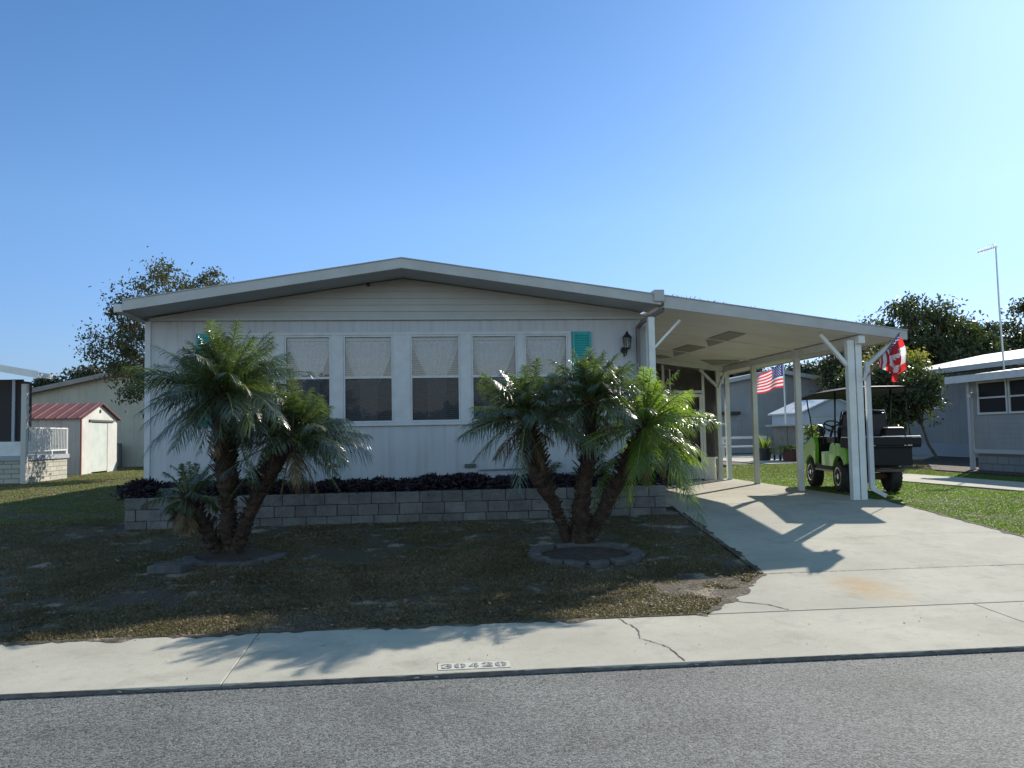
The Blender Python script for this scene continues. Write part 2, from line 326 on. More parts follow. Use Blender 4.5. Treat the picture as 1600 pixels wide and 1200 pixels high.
def quick(name, V, F, mats, parent=None, mi=None, org=(0, 0, 0)):    # fast numpy mesh of equal-size faces
    V = np.asarray(V, np.float32)-np.array(org, np.float32); F = np.asarray(F, np.int32); k = F.shape[1]
    me = bpy.data.meshes.new(name); me.vertices.add(len(V)); me.vertices.foreach_set('co', V.ravel())
    me.loops.add(F.size); me.loops.foreach_set('vertex_index', F.ravel()); me.polygons.add(len(F))
    me.polygons.foreach_set('loop_start', np.arange(0, F.size, k, dtype=np.int32)); me.polygons.foreach_set('loop_total', np.full(len(F), k, np.int32))
    if not isinstance(mats, (list, tuple)): mats = [mats]
    for q in mats: me.materials.append(q)
    if mi is not None: me.polygons.foreach_set('material_index', np.asarray(mi, np.int32))
    me.update(calc_edges=True); me.validate()
    o = bpy.data.objects.new(name, me); COL.objects.link(o)
    if parent: o.parent = parent
    return o

# ---------------------------------------------------------------- ground
def hf(y):
    return np.interp(y, [-400, -1.5, -1.0, 5.55, 5.6, 6.8, 8.3, 12.7, 400], [.05, .05, -.03, -.03, .0, .07, .14, .44, .44])
ys = np.array([-300, -60, -10, -1.5, -1.0, 5.54, 5.6, 6.2, 6.8, 7.3, 7.8, 8.3, 9.2, 10.1, 11, 11.9, 12.7, 14, 18, 30, 60, 150, 600.])
xs = np.array([-500, -100, -40, -15, -8, -4, 0, 4, 8, 15, 40, 100, 500.])
gv = [(x, y, float(hf(y))) for y in ys for x in xs]
nx = len(xs); gf = [(j*nx+i, j*nx+i+1, (j+1)*nx+i+1, (j+1)*nx+i) for j in range(len(ys)-1) for i in range(nx-1)]
soil = mat('lawn_soil', (.075, .054, .036), .95, (.048, .042, .022), 1.1, lo=.42, hi=.6, bump=.03, bscale=30, fleck=((.27, .22, .16), 3.2, .55, .66))
g = quick('ground', gv, gf, soil); tag(g, kind='structure')
tag(MB().box(-200, 200, -1.0, 5.6, -.02, 0.022).build('road', asph), kind='structure')
# sidewalk slabs with open joints
wk = MB(); js = [-80, -60, -40, -25, -13, -7.0, -1.34, 4.62, 10.4, 16, 24, 40, 60, 90]
for a, b in zip(js[:-1], js[1:]):
    e = .003
    wk.hexa([(a+e, 5.6, -.01), (b-e, 5.6, -.01), (b-e, 6.79, .0), (a+e, 6.79, .0)], [(a+e, 5.6, .052), (b-e, 5.6, .052), (b-e, 6.79, .095), (a+e, 6.79, .095)])
tag(wk.build('sidewalk', walk_m, bevel=.006), kind='structure')
kb = MB(); kv = []; x = -30.
kx = np.arange(-14, 16, .04); kt = .046+.010*np.sin(kx*3.1)*np.sin(kx*.9)+rng.normal(0, .004, len(kx)); kt = np.clip(kt, .034, .0505); kd = 5.594+rng.normal(0, .003, len(kx)); kf = 5.588+.005*np.sin(kx*2.3)*np.sin(kx*5.1)+rng.normal(0, .003, len(kx))
kV = [(a, 5.599, b) for a, b in zip(kx, kt)]+[(a, b, .028) for a, b in zip(kx, kd)]+[(a, b, .0255) for a, b in zip(kx, kf)]; nk = len(kx)
kF = [(i+r_*nk, i+1+r_*nk, i+1+(r_+1)*nk, i+(r_+1)*nk) for i in range(nk-1) for r_ in (0, 1)]
tag(quick('kerb_edge', kV, kF, mat('dirty_kerb_face', (.10, .075, .065), .95, (.18, .15, .125), 9)), kind='structure')
dp = MB()
dz = lambda y, o=.022: float(hf(y))+o
# apron (flared) and driveway rows
dp.hexa([(2.3, 6.81, .02), (8.3, 6.81, .02), (7.2, 8.19, .08), (3.36, 8.19, .08)], [(2.3, 6.81, .096), (8.3, 6.81, .096), (7.2, 8.19, .160), (3.36, 8.19, .160)])
yy = [8.21, 9.6, 11, 12.4, 12.7]
for a, b in zip(yy[:-1], yy[1:]):
    la, lb = [3.36+(q-8.2)*.085 for q in (a, b)]
    dp.hexa([(la, a, .05), (7.2, a, .05), (7.2, b, .1), (lb, b, .1)], [(la, a, dz(a)), (7.2, a, dz(a)), (7.2, b, dz(b)), (lb, b, dz(b))])
dp.box(3.63, 7.1, 12.71, 19.1, .3, .463)
tag(dp.build('driveway', drive_m, bevel=0), kind='structure')
# cracks as thin dark ribbons on the slabs
def ribbon(pts, wd, zf, name):
    P_ = []
    for i in range(len(pts)-1):
        a, b = np.array(pts[i]), np.array(pts[i+1]); k = max(2, int(np.linalg.norm(b-a)/.03))
        for t in np.linspace(0, 1, k, endpoint=False): P_.append(a+(b-a)*t+rng.normal(0, .006, 2))
    P_.append(np.array(pts[-1])); V = []; F = []
    for i, p in enumerate(P_):
        d = P_[min(i+1, len(P_)-1)]-P_[max(i-1, 0)]; nrm = np.array([-d[1], d[0]])/(np.linalg.norm(d)+1e-9); ww = wd*rng.uniform(.4, 1.3)
        for sgn in (-1, 1): q = p+nrm*ww*sgn; V.append((q[0], q[1], zf(q[1])))
    for i in range(len(P_)-1): F.append((2*i, 2*i+1, 2*i+3, 2*i+2))
    tag(quick(name, V, F, dark_crack), kind='structure')
dark_crack = mat('crack_dirt', (.09, .075, .06), .95)
swz = lambda y: .052+(y-5.6)/1.19*.043+.0035
ribbon([(1.52, 6.78), (1.60, 6.45), (1.56, 6.2), (1.70, 5.95), (1.72, 5.62)], .005, swz, 'sidewalk_crack')
ribbon([(2.62, 7.2), (2.9, 7.02), (3.0, 6.84)], .008, lambda y: .096+(y-6.81)*.0464+.003, 'driveway_crack')
ribbon([(4.0, 9.9), (5.1, 9.8), (6.2, 9.95), (7.1, 9.9)], .0025, lambda y: dz(y)+.0035, 'driveway_crack')

ribbon([(3.35, 8.2), (5.2, 8.202), (7.22, 8.2)], .009, lambda y: .1635, 'driveway_joint')
# house number on the sidewalk edge: white painted box with grey stencil digits
plate = mat('painted_white_patch', (.50, .49, .43), .85, (.43, .41, .34), 22, lo=.38, hi=.62)
numg = mat('grey_stencil_paint', (.15, .155, .15), .85, (.34, .33, .29), 34, lo=.46, hi=.72)
GLY = {'3': [[(0, .8), (.2, 1), (.45, 1), (.45, .85), (.25, .82), (.2, .7), (0, .7)], [(.5, 1), (.75, 1), (1, .82), (1, .62), (.85, .5), (1, .38), (1, .16), (.75, 0), (.5, 0), (.5, .14), (.66, .2), (.66, .42), (.4, .45), (.4, .56), (.66, .6), (.66, .82), (.5, .86)], [(0, .2), (.2, 0), (.45, 0), (.45, .15), (.25, .18), (.2, .3), (0, .3)]],
       '0': [[(.45, 1), (.2, 1), (0, .78), (0, .22), (.2, 0), (.45, 0), (.45, .14), (.36, .2), (.36, .8), (.45, .86)], [(.55, 1), (.8, 1), (1, .78), (1, .22), (.8, 0), (.55, 0), (.55, .14), (.64, .2), (.64, .8), (.55, .86)]],
       '4': [[(0, .22), (.48, 1), (.52, .8), (.3, .36), (.52, .36), (.52, .22)], [(.58, 1), (.86, 1), (.86, .36), (1, .36), (1, .22), (.86, .22), (.86, 0), (.58, 0)]],
       '2': [[(0, .7), (.02, .88), (.2, 1), (.45, 1), (.45, .85), (.33, .8), (.33, .68)], [(.52, 1), (.8, 1), (1, .84), (1, .6), (.55, .25), (.4, .14), (0, .14), (.3, .42), (.66, .66), (.66, .82), (.52, .86)], [(0, 0), (0, .1), (1, .1), (1, .24), (.96, 0)]]}
hn = thing('house_number', (.28, 5.72, .062), 'white painted box on the sidewalk edge with grey stencilled house number 30420', 'house number')
bz = lambda y, o: .052+(y-5.6)/1.19*.043+o
x0n, x1n, y0n, y1n = .045, .535, 5.66, 5.80
quick('painted_patch', [(x0n, y0n, bz(y0n, .003)), (x1n, y0n, bz(y0n, .003)), (x1n, y1n, bz(y1n, .003)), (x0n, y1n, bz(y1n, .003))], [(0, 1, 2, 3)], plate, hn, org=(.28, 5.72, .062))
for i, ch in enumerate('30420'):
    mb = MB(); gx = x0n+.022+i*.092
    for poly in GLY[ch]:
        cx = sum(a for a, b in poly)/len(poly)
        vs = [(gx+a*.072, y0n+.025+b*.09, bz(y0n+.025+b*.09, .006)) for a, b in poly]; mb.add(vs, [tuple(range(len(vs)))])
    o = pt('digit', mb, numg, hn)
    bm = bmesh.new(); bm.from_mesh(o.data); bmesh.ops.triangulate(bm, faces=bm.faces)
    for f_ in bm.faces:
        if f_.normal.z < 0: f_.normal_flip()
    bm.to_mesh(o.data); bm.free()

# ================================================================ main house
YW, YF = 13.3, 12.5
house = thing('mobile_home', (-.35, YW, .44), 'pale mobile home with low gable roof and a row of six white windows', 'house')
AX, AZ = -.37, 4.29; LX, LZ = -4.40, 3.655; RX, RZ = 3.62, 3.72
wl = MB()
WX = [(-3.10, -2.37), (-2.23, -1.51), (-1.32, -.54), (-.27, .52), (.70, 1.44), (1.56, 2.27)]
Z0, Z1, ZM = 1.83, 3.215, 2.545
wl.box(-4.3, 3.62, YW, YW+.09, .44, 1.80); wl.box(-4.3, 3.62, YW, YW+.09, 3.245, 3.49)
edges = [-4.3]+[e for a, b in WX for e in (a-.01, b+.01)]+[3.62]
for a, b in zip(edges[::2], edges[1::2]): wl.box(a, b, YW, YW+.09, 1.80, 3.245)
pt('front_wall', wl, wall_m, house)
sw = MB(); sw.box(-4.3, -4.22, YW+.09, 27, .44, 3.45); sw.box(3.54, 3.62, YW+.09, 27, .44, 3.47); sw.box(-4.22, 3.54, 26.9, 27, .44, 3.47)
sw.prism([(-4.3, 3.47), (3.62, 3.47), (AX, 4.1)], 26.9, 27.0)
pt('side_wall', sw, wall_m, house)
# gable: overlapping lap boards
gb = MB(); bh = .105; z = 3.49; i = 0
def gx(z):   # gable x extents at height z under the soffit plane
    l = LX+(z-(LZ-.165))/(AZ-LZ)*(AX-LX); r = RX-(z-(RZ-.165))/(AZ-RZ)*(RX-AX)
    return max(-4.3, l), min(3.62, r)
while z < 4.13:
    zt = min(z+bh, 4.14); l, r = gx(z); l2, r2 = gx(zt)
    off = .02 if i == 0 else 0
    gb.add([(l, YW-.022-off, z), (r, YW-.022-off, z), (r2, YW-.006, zt), (l2, YW-.006, zt), (l, YW-.001, z), (r, YW-.001, z)], [(0, 1, 2, 3), (0, 4, 5, 1)])
    z = zt; i += 1
pt('gable_siding', gb, gable_m, house)
pt('gable_drip_strip', MB().box(-4.25, 3.57, YW-.05, YW-.024, 3.455, 3.492), gable_m, house)
pt('gable_vent', MB().lathe([(.0, -.03), (.028, -.03), (.028, 0)], (-.92, YW-.02, 4.02), 10, 'y'), blackm, house)
def roof_slab(y0, y1, th, dz_=0.):
    mb = MB()
    for (xa, za, xb, zb) in ((LX, LZ, AX, AZ), (AX, AZ, RX, RZ)):
        b = [(xa, y0, za-th+dz_), (xb, y0, zb-th+dz_), (xb, y1, zb-th+dz_), (xa, y1, za-th+dz_)]
        mb.hexa(b, [(p[0], p[1], p[2]+th) for p in b])
    return mb
pt('roof', roof_slab(YF+.035, 27.2, .10), roofshg, house)
pt('roof_fascia', roof_slab(YF, YF+.03, .148, -.004), fasc, house, bevel=.004)
pt('roof_drip_edge', roof_slab(YF-.012, YF+.02, .014, .013), roofshg, house)
pt('soffit', roof_slab(YF+.031, YW-.001, .012, -.142), soff, house)
sg = MB()
for k in range(1, 16):
    for (xa, za, xb, zb) in ((LX, LZ, AX, AZ), (AX, AZ, RX, RZ)): pass
pt('eave_gutter', MB().box(-4.53, -4.405, 12.52, 27.1, LZ-.17, LZ-.05), trimw, house, bevel=.008)
pt('gutter_end_box', MB().box(3.50, 3.66, 12.46, 12.9, 3.62, 3.80), fasc, house, bevel=.006)
gd = MB(); gd.bar((3.66, 12.56, 3.50), (3.42, 12.96, 3.36), .07, .05); gd.box(3.40, 3.455, 13.21, 13.275, .9, 3.33); gd.bar((3.43, 12.94, 3.36), (3.43, 13.25, 3.31), .055, .05)
pt('downspout', gd, mat('tarnished_downspout', (.16, .15, .15), .5), house)
for xa, xb in ((-4.335, -4.25), (3.56, 3.65)): pt('corner_trim', MB().box(xa, xb, YW-.02, YW+.1, .46, 3.45), trimw, house)
pt('skirting_strip', MB().box(-4.24, 3.55, YW-.028, YW-.002, .62, .66), trimw, house)
# window surround and windows
su = MB(); yS0, yS1 = YW-.024, YW-.001
su.box(-3.24, 2.33, yS0, yS1, 3.217, 3.262); su.box(-3.24, 2.33, yS0-.012, yS1, 1.775, 1.828)
ed = [-3.24]+[e for a, b in WX for e in (a, b)]+[2.33]
for a, b in zip(ed[::2], ed[1::2]): su.box(a, b, yS0, yS1, 1.8285, 3.2165)
pt('window_surround', su, trimw, house, bevel=.003)
gl_m = glass('window_glass', (.86, .88, .9), .06, .015)
def window(a, b, par, z0=Z0, z1=Z1, zm=ZM, y=YW, curtain=True, label=None):
    fr = MB(); t = .028
    y0, y1 = y-.016, y+.05
    fr.box(a+.001, a+t, y0, y1, z0, z1); fr.box(b-t, b-.001, y0, y1, z0, z1); fr.box(a+t, b-t, y0, y1, z0, z0+t); fr.box(a+t, b-t, y0, y1, z1-t, z1)
    w_ = pt('window', fr, trimw, par, bevel=.002)
    ra = MB(); ra.box(a+t, b-t, y0-.004, y+.02, zm-.018, zm+.02); pt('sash_rail', ra, trimw, w_)
    pt('pane', MB().add([(a+t, y+.022, zm), (b-t, y+.022, zm), (b-t, y+.022, z1-t), (a+t, y+.022, z1-t)], [(0, 1, 2, 3)]), gl_m, w_, fixn=False)
    pt('pane', MB().add([(a+t, y+.03, z0+t), (b-t, y+.03, z0+t), (b-t, y+.03, zm), (a+t, y+.03, zm)], [(0, 1, 2, 3)]), gl_m, w_, fixn=False)
    pt('screen', MB().add([(a+t, y+.004, z0+t), (b-t, y+.004, z0+t), (b-t, y+.004, zm-.018), (a+t, y+.004, zm-.018)], [(0, 1, 2, 3)]), screen, w_, fixn=False)
    # blinds
    bl = MB(); zz = z0+.04; bl.box(a+.03, b-.03, y+.075, y+.12, z1-.075, z1-.03)
    while zz < z1-.09:
        q = rng.uniform(-.0015, .0015)
        bl.add([(a+.035, y+.08, zz-.006+q), (b-.035, y+.08, zz-.006+q), (b-.035, y+.105, zz+.006), (a+.035, y+.105, zz+.006)], [(0, 1, 2, 3)]); zz += .030
    pt('blind', bl, blind_m, w_, fixn=False)
    if curtain:
        V = []; F = []; nz_, nxx = 40, 44; wv = b-a; k1, k2, k3, k4 = rng.uniform(.13, .26), rng.uniform(.36, .5), rng.uniform(-.04, .04), rng.uniform(1.0, 1.6)
        for j in range(nz_+1):
            v = j/nz_; zc = z1-.03-(z1-z0-.05)*v
            hw = .5 if v < .08 else max(k1-.02*math.sin((v-.5)*6), .5-(.5-k1)*min(1, (v-.08)/k2)**k4)
            for i in range(nxx+1):
                u = i/nxx*2-1
                V.append(((a+b)/2+k3*min(1, v*3)+u*hw*wv*.96, y+.16+.018*math.sin(i*1.25+2*v)+.01*math.sin(i*.5+a*5), zc-.03*(1-u*u)*(1 if v < .1 else 0)))
        for j in range(nz_):
            for i in range(nxx): p = j*(nxx+1)+i; F.append((p, p+1, p+nxx+2, p+nxx+1))
        pt('curtain', MB().add(V, F), curt_m, w_, smooth=True, fixn=False)
    return w_
for a, b in WX: window(a, b, house)
rm = MB(); rm.box(-4.2, 3.5, 15.4, 15.45, .5, 3.4); rm.box(-4.2, 3.5, 13.45, 15.4, .5, .55); rm.box(-4.2, 3.5, 13.45, 15.4, 3.38, 3.43)
pt('room_wall', rm, wood_int, house)
def shutter(x0, x1):
    s_ = MB(); s_.box(x0, x1, YW-.02, YW-.001, 1.80, 3.255)
    for k in range(34):
        z_ = 1.86+k*.04; s_.add([(x0+.04, YW-.0205, z_), (x1-.04, YW-.0205, z_), (x1-.04, YW-.034, z_+.008), (x0+.04, YW-.034, z_+.008), (x0+.04, YW-.022, z_+.034), (x1-.04, YW-.022, z_+.034)], [(0, 1, 2, 3), (3, 2, 5, 4)])
    s_.box(x0, x0+.04, YW-.036, YW-.021, 1.80, 3.255); s_.box(x1-.04, x1, YW-.036, YW-.021, 1.80, 3.255)
    pt('shutter', s_, teal, house, fixn=False)
shutter(2.345, 2.655); shutter(-3.57, -3.26)
# wall lantern
ln = MB(); lx, ly = 3.22, YW-.02
ln.lathe([(0, -.02), (.055, -.02), (.05, .015)], (lx-.03, ly, 2.94), 12, 'y')
ln.tube([(lx-.03, ly-.01, 2.92), (lx-.04, ly-.07, 2.84), (lx-.02, ly-.13, 2.86), (lx, ly-.14, 2.93)], .011, 8)
ln.lathe([(.03, 0), (.055, .02), (.058, .03)], (lx, ly-.14, 2.94), 8)
for k in range(6):
    a = k*math.pi/3; ln.tube([(lx+.052*math.cos(a), ly-.14+.052*math.sin(a), 2.96), (lx+.07*math.cos(a), ly-.14+.07*math.sin(a), 3.13)], .006, 5)
ln.lathe([(.085, .19), (.07, .215), (.035, .25), (.02, .27), (.022, .28), (.0, .31)], (lx, ly-.14, 2.94), 10)
lo_ = pt('wall_lantern', ln, blackm, house, smooth=False)
pt('lantern_glass', MB().lathe([(.045, .02), (.062, .185)], (lx, ly-.14, 2.94), 8), glass('lantern_pane', (.8, .8, .75), .1), lo_)
for vx, vz in ((-1.47, 1.17), (.66, 1.12)):
    vm = MB(); vm.box(vx-.09, vx+.09, YW-.03, YW-.001, vz-.03, vz+.03)
    for k in range(3): vm.box(vx-.08, vx+.08, YW-.036, YW-.031, vz-.022+k*.017, vz-.014+k*.017)
    pt('wall_vent', vm, mat('vent_grey', (.12, .13, .13), .6), house)
pt('wall_pipe', MB().tube([(.8, YW-.03, 1.05), (1.9, YW-.03, 1.06)], .012, 8), mat('grey_conduit', (.22, .24, .28), .5), house)
pt('meter_box', MB().box(3.22, 3.5, YW-.12, YW-.021, .95, 1.45), mat('grey_box', (.22, .24, .25), .6), house, bevel=.01)

# ================================================================ carport
cz = lambda x: 3.54-.137*(x-3.6)
cp = thing('carport', (6.8, 12.75, .44), 'white metal carport joined to the right side of the house over the concrete driveway', 'carport')
b = [(3.665, YF+.035, cz(3.665)), (7.5, YF+.035, cz(7.5)), (7.5, 22.6, cz(7.5)), (3.665, 22.6, cz(3.665))]
pt('roof', MB().hexa(b, [(p[0], p[1], p[2]+.10) for p in b]), ceil_m, cp)
b = [(3.665, YF, cz(3.665)-.01), (7.62, YF, 2.995), (7.62, YF+.03, 2.995), (3.665, YF+.03, cz(3.665)-.01)]
pt('fascia', MB().hexa(b, [(3.665, YF, 3.712), (7.62, YF, 3.142), (7.62, YF+.03, 3.142), (3.665, YF+.03, 3.712)]), fasc, cp, bevel=.004)
b = [(3.665, YF-.012, 3.7135), (7.63, YF-.012, 3.1435), (7.63, YF+.1, 3.1435), (3.665, YF+.1, 3.7135)]
pt('drip_edge', MB().hexa(b, [(p[0], p[1], p[2]+.014) for p in b]), roofshg, cp)
pt('gutter', MB().prism([(7.505, 3.13), (7.505, 3.0), (7.60, 3.0), (7.64, 3.04), (7.64, 3.13), (7.625, 3.13), (7.625, 3.045), (7.595, 3.015), (7.52, 3.015), (7.52, 3.13)], YF+.031, 22.6), fasc, cp)
cr = MB()
for y_ in (13.82, 14.9, 15.98, 17.06, 18.14):
    w_ = .022 if y_ in (14.9, 17.06) else .006
    cr.hexa([(3.67, y_-w_/2, cz(3.67)-.03), (6.83, y_-w_/2, cz(6.83)-.03), (6.83, y_+w_/2, cz(6.83)-.03), (3.67, y_+w_/2, cz(3.67)-.03)] if w_ > .01 else [(3.67, y_-w_/2, cz(3.67)-.006), (6.83, y_-w_/2, cz(6.83)-.006), (6.83, y_+w_/2, cz(6.83)-.006), (3.67, y_+w_/2, cz(3.67)-.006)],
            [(3.67, y_-w_/2, cz(3.67)-.0005), (6.83, y_-w_/2, cz(6.83)-.0005), (6.83, y_+w_/2, cz(6.83)-.0005), (3.67, y_+w_/2, cz(3.67)-.0005)])
pt('panel_seam', cr, ceil_m, cp)
for poly in ([(5.18, 15.03), (5.53, 15.9), (5.54, 14.92), (5.5, 13.89), (5.2, 13.86)], [(5.15, 17.04), (5.48, 18.05), (5.53, 16.08), (5.16, 16.04)], [(5.15, 18.4), (5.34, 18.75), (5.49, 18.3), (5.2, 18.1)], [(6.1, 18.1), (6.6, 18.7), (6.82, 17.8), (6.7, 17.3)]):  # stepped shade bands on the ceiling, put in as thin dark slabs
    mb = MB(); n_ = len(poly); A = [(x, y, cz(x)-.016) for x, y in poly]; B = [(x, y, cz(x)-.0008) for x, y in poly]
    mb.add(A+B, [tuple(range(n_)), tuple(range(2*n_-1, n_-1, -1))]+[(i, i+n_, (i+1) % n_+n_, (i+1) % n_) for i in range(n_)]); pt('ceiling_shade_band', mb, ceil_d, cp)
pt('side_beam', MB().box(6.835, 6.945, YF+.06, 18.82, 2.955, cz(6.945)-.001), white, cp, bevel=.004)
b = [(3.67, 18.70, cz(3.67)-.13), (6.83, 18.70, cz(6.83)-.13), (6.83, 18.82, cz(6.83)-.13), (3.67, 18.82, cz(3.67)-.13)]
pt('rear_beam', MB().hexa(b, [(p[0], p[1], p[2]+.128) for p in b]), white, cp)
def post(x, y, ztop, s=.1):
    q = MB(); q.box(x-s/2, x+s/2, y-s/2, y+s/2, .462, ztop); q.box(x-s/2-.006, x+s/2+.006, y-s/2-.006, y+s/2+.006, .463, .475)
    return pt('post', q, white, cp, bevel=.006)
post(6.765, 12.74, 3.02, .115); post(6.895, 12.74, 2.955, .105); post(6.86, 14.88, 2.955); post(6.9, 17.06, 2.955); post(6.93, 18.76, 2.955); post(6.72, 18.76, 3.0); post(3.51, 12.75, 3.41, .10)
def brace(a, b, s=.075): pt('brace', MB().bar(a, b, s, s*.75), white, cp, bevel=.004)
brace((6.28, 12.75, 3.12), (6.72, 12.75, 2.62)); brace((3.55, 12.75, 2.92), (3.98, 12.75, 3.36), .05); brace((6.28, 18.72, 3.02), (6.68, 18.72, 2.62)); brace((6.88, 18.68, 2.95), (6.72, 18.68, 2.60), .06)
ds = MB(); ds.bar((7.5, 12.72, 2.99), (7.34, 12.72, 2.86), .08, .06); ds.bar((7.37, 12.72, 2.89), (7.04, 12.7, 2.62), .08, .06); ds.box(6.99, 7.065, 12.66, 12.73, .62, 2.66); ds.bar((7.03, 12.70, .64), (7.22, 12.62, .52), .08, .065)
ds.bar((7.5, 12.72, 3.02), (7.5, 12.72, 2.94), .08, .06)
pt('downspout', ds, trimw, cp, bevel=.006)
# screened porch at the back of the carport
po = thing('screened_porch', (5.2, 18.85, .46), 'dark screened porch with white frame and white kick panels at the back of the carport', 'porch')
yf = 18.86; fm = MB()
for x in (3.68, 4.55, 5.45, 6.40): fm.box(x-.03, x+.03, yf, yf+.05, .465, cz(x)-.14)
for x, y in ((6.72, 19.9), (6.72, 21.2), (6.72, 22.5), (3.75, 22.5), (5.2, 22.5)): fm.box(x-.03, x+.03, y-.03, y+.03, .465, cz(x)-.002)
fm.box(3.71, 6.37, yf+.002, yf+.048, 2.48, 2.545); fm.box(6.43, 6.69, yf+.002, yf+.048, .95, .985); fm.box(3.71, 5.42, yf+.002, yf+.048, .95, .985)
fm.box(6.70, 6.74, 18.92, 22.47, .95, .99); fm.box(5.6, 5.63, yf+.01, yf+.04, 2.546, 3.05)
pt('frame', fm, white, po)
kp = MB(); kp.box(6.43, 6.66, yf+.012, yf+.03, .465, .949); kp.box(3.71, 5.42, yf+.012, yf+.03, .465, .949); kp.box(6.71, 6.725, 18.92, 22.47, .465, .949)
pt('kick_panel', kp, white, po)
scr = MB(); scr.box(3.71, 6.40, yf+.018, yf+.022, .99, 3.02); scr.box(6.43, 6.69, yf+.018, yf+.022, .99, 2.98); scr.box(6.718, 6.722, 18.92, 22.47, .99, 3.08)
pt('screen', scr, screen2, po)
dr = MB()
dr.box(5.50, 5.56, yf-.03, yf-.001, .49, 2.46); dr.box(6.29, 6.355, yf-.03, yf-.001, .49, 2.46); dr.box(5.56, 6.29, yf-.03, yf-.001, 2.39, 2.46); dr.box(5.56, 6.29, yf-.025, yf-.005, .49, .80); dr.box(5.56, 6.29, yf-.03, yf-.001, .80, .85)
d_ = pt('screen_door', dr, white, po, bevel=.003); pt('handle', MB().box(5.585, 5.60, yf-.07, yf-.03, 1.32, 1.46), blackm, d_)
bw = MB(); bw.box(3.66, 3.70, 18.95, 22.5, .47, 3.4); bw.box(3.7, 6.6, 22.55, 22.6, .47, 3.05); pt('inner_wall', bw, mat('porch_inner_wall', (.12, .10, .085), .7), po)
ch = thing('patio_chair', (6.35, 19.7, .47), 'dark sling patio chair inside the screened porch beside the white post', 'chair')
q = MB(); q.box(6.1, 6.6, 19.5, 19.95, .86, .89); pt('seat', q, vinyl, ch); q = MB(); q.bar((6.35, 19.97, .9), (6.35, 20.12, 1.4), .46, .025, upv=(1, 0, 0)); q = MB().hexa([(6.12, 19.94, .9), (6.58, 19.94, .9), (6.58, 19.965, .9), (6.12, 19.965, .9)], [(6.12, 20.1, 1.4), (6.58, 20.1, 1.4), (6.58, 20.125, 1.4), (6.12, 20.125, 1.4)]); pt('backrest', q, vinyl, ch)
for sx in (6.12, 6.58):
    for sy in (19.52, 19.95): pt('leg', MB().bar((sx, sy, .468), (sx, sy, .86), .025, .025, upv=(0, 1, 0)), blackm, ch)

# ================================================================ planter wall + planting
pw = thing('planter_wall', (-.35, 12.1, .4), 'low retaining wall of grey split-face blocks along the front of the house', 'retaining wall')
mb = MB()
def block_run(x0, x1, ax, c, z0, ncourse, ht, depth, sgn=1):
    for k in range(ncourse):
        x = x0-(.15 if k % 2 else 0)
        while x < x1:
            bw_ = rng.uniform(.28, .34); a, b_ = max(x, x0)+.003, min(x+bw_, x1)-.003; x += bw_
            if b_-a < .04: continue
            o1 = rng.uniform(-.007, .007); za, zb = z0+k*ht+.003, z0+(k+1)*ht-.002
            if ax == 'x': mb.box(a, b_, c+o1, c+depth, za, zb)
            else: mb.box(c+o1*sgn, c+depth, a, b_, za, zb)
block_run(-4.17, 3.46, 'x', 12.0, .34, 3, .16, .2)
block_run(12.205, 13.25, 'y', -4.17, .34, 3, .16, .2); block_run(12.205, 13.25, 'y', 3.26, .34, 3, .16, .2)
pt('block_course', mb, block_m, pw, bevel=.008)
tag(MB().box(-3.96, 3.25, 12.21, 13.27, .42, .83).build('planter_soil', mat('dark_mulch', (.04, .028, .02), .95, (.08, .055, .04), 14, bump=.03, bscale=25)), kind='structure')

def leaf_strips(P, D, Up, Ln, Wd, droop, seg=3, fold=.0):
    """P base (n,3), D dir, Up ref, Ln (n), Wd (n) -> tapered arching strips (verts, quads)"""
    n = len(P); D = D/np.linalg.norm(D, axis=1, keepdims=True); S = np.cross(D, Up); S /= (np.linalg.norm(S, axis=1, keepdims=True)+1e-9)
    V = []; prof = [.7, 1., .7, .08] if seg == 3 else ([.8, 1, .05] if seg == 2 else [1, .1])
    for k in range(seg+1):
        t = k/seg; c = P+D*(Ln*t)[:, None]; c[:, 2] -= droop*Ln*t*t
        wv = S*(Wd*prof[k]*.5)[:, None]; V.append(c-wv); V.append(c+wv)
    V = np.stack(V, 1); k = 2*(seg+1); base = (np.arange(n)*k)[:, None]
    F = np.concatenate([base+np.array([[2*s, 2*s+1, 2*s+3, 2*s+2]]) for s in range(seg)], 1).reshape(-1, 4)
    return V.reshape(-1, 3), F
# purple trailing plants
def purple_bed():
    n = 30000
    x = rng.uniform(-4.34, 3.78, n); y = 12.02+rng.beta(1.6, 1.6, n)*1.0
    hump = .22+.025*np.sin(x*1.7+1)+.02*np.sin(x*4.1)+.015*np.sin(x*9.3+2)+.012*np.sin(x*17+1)+.01*np.sin(x*31); hump[(x > 3.1)] += .10; hump[(x < -3.9)] += .02
    prof = np.sqrt(np.clip(1-((y-12.5)/.56)**2, .02, 1)); z = .76+hump*prof*rng.uniform(.0, 1.0, n)**.5
    z = np.where(x > 3.45, z-.25*(x-3.45)*rng.uniform(0, 1, n), z)
    z -= np.where(y < 12.12, rng.uniform(0, .1, n)*(1+np.sin(x*5)), 0)
    D = np.stack([rng.normal(0, .6, n), rng.normal(-.25, .6, n), rng.uniform(.1, 1.0, n)], 1)
    V, F = leaf_strips(np.stack([x, y, z], 1), D, rng.normal(0, 1, (n, 3)), rng.uniform(.05, .11, n), rng.uniform(.014, .026, n), .35, 2)
    o = quick('purple_groundcover', V, F, mat('purple_leaf', (.022, .011, .020), .5, (.014, .014, .013), 2.5, rand=.35, trans=.2, tcol=(.10, .02, .05)))
    tag(o, 'dense dark purple trailing plants spilling over the block planter wall', 'groundcover', kind='stuff')
purple_bed()

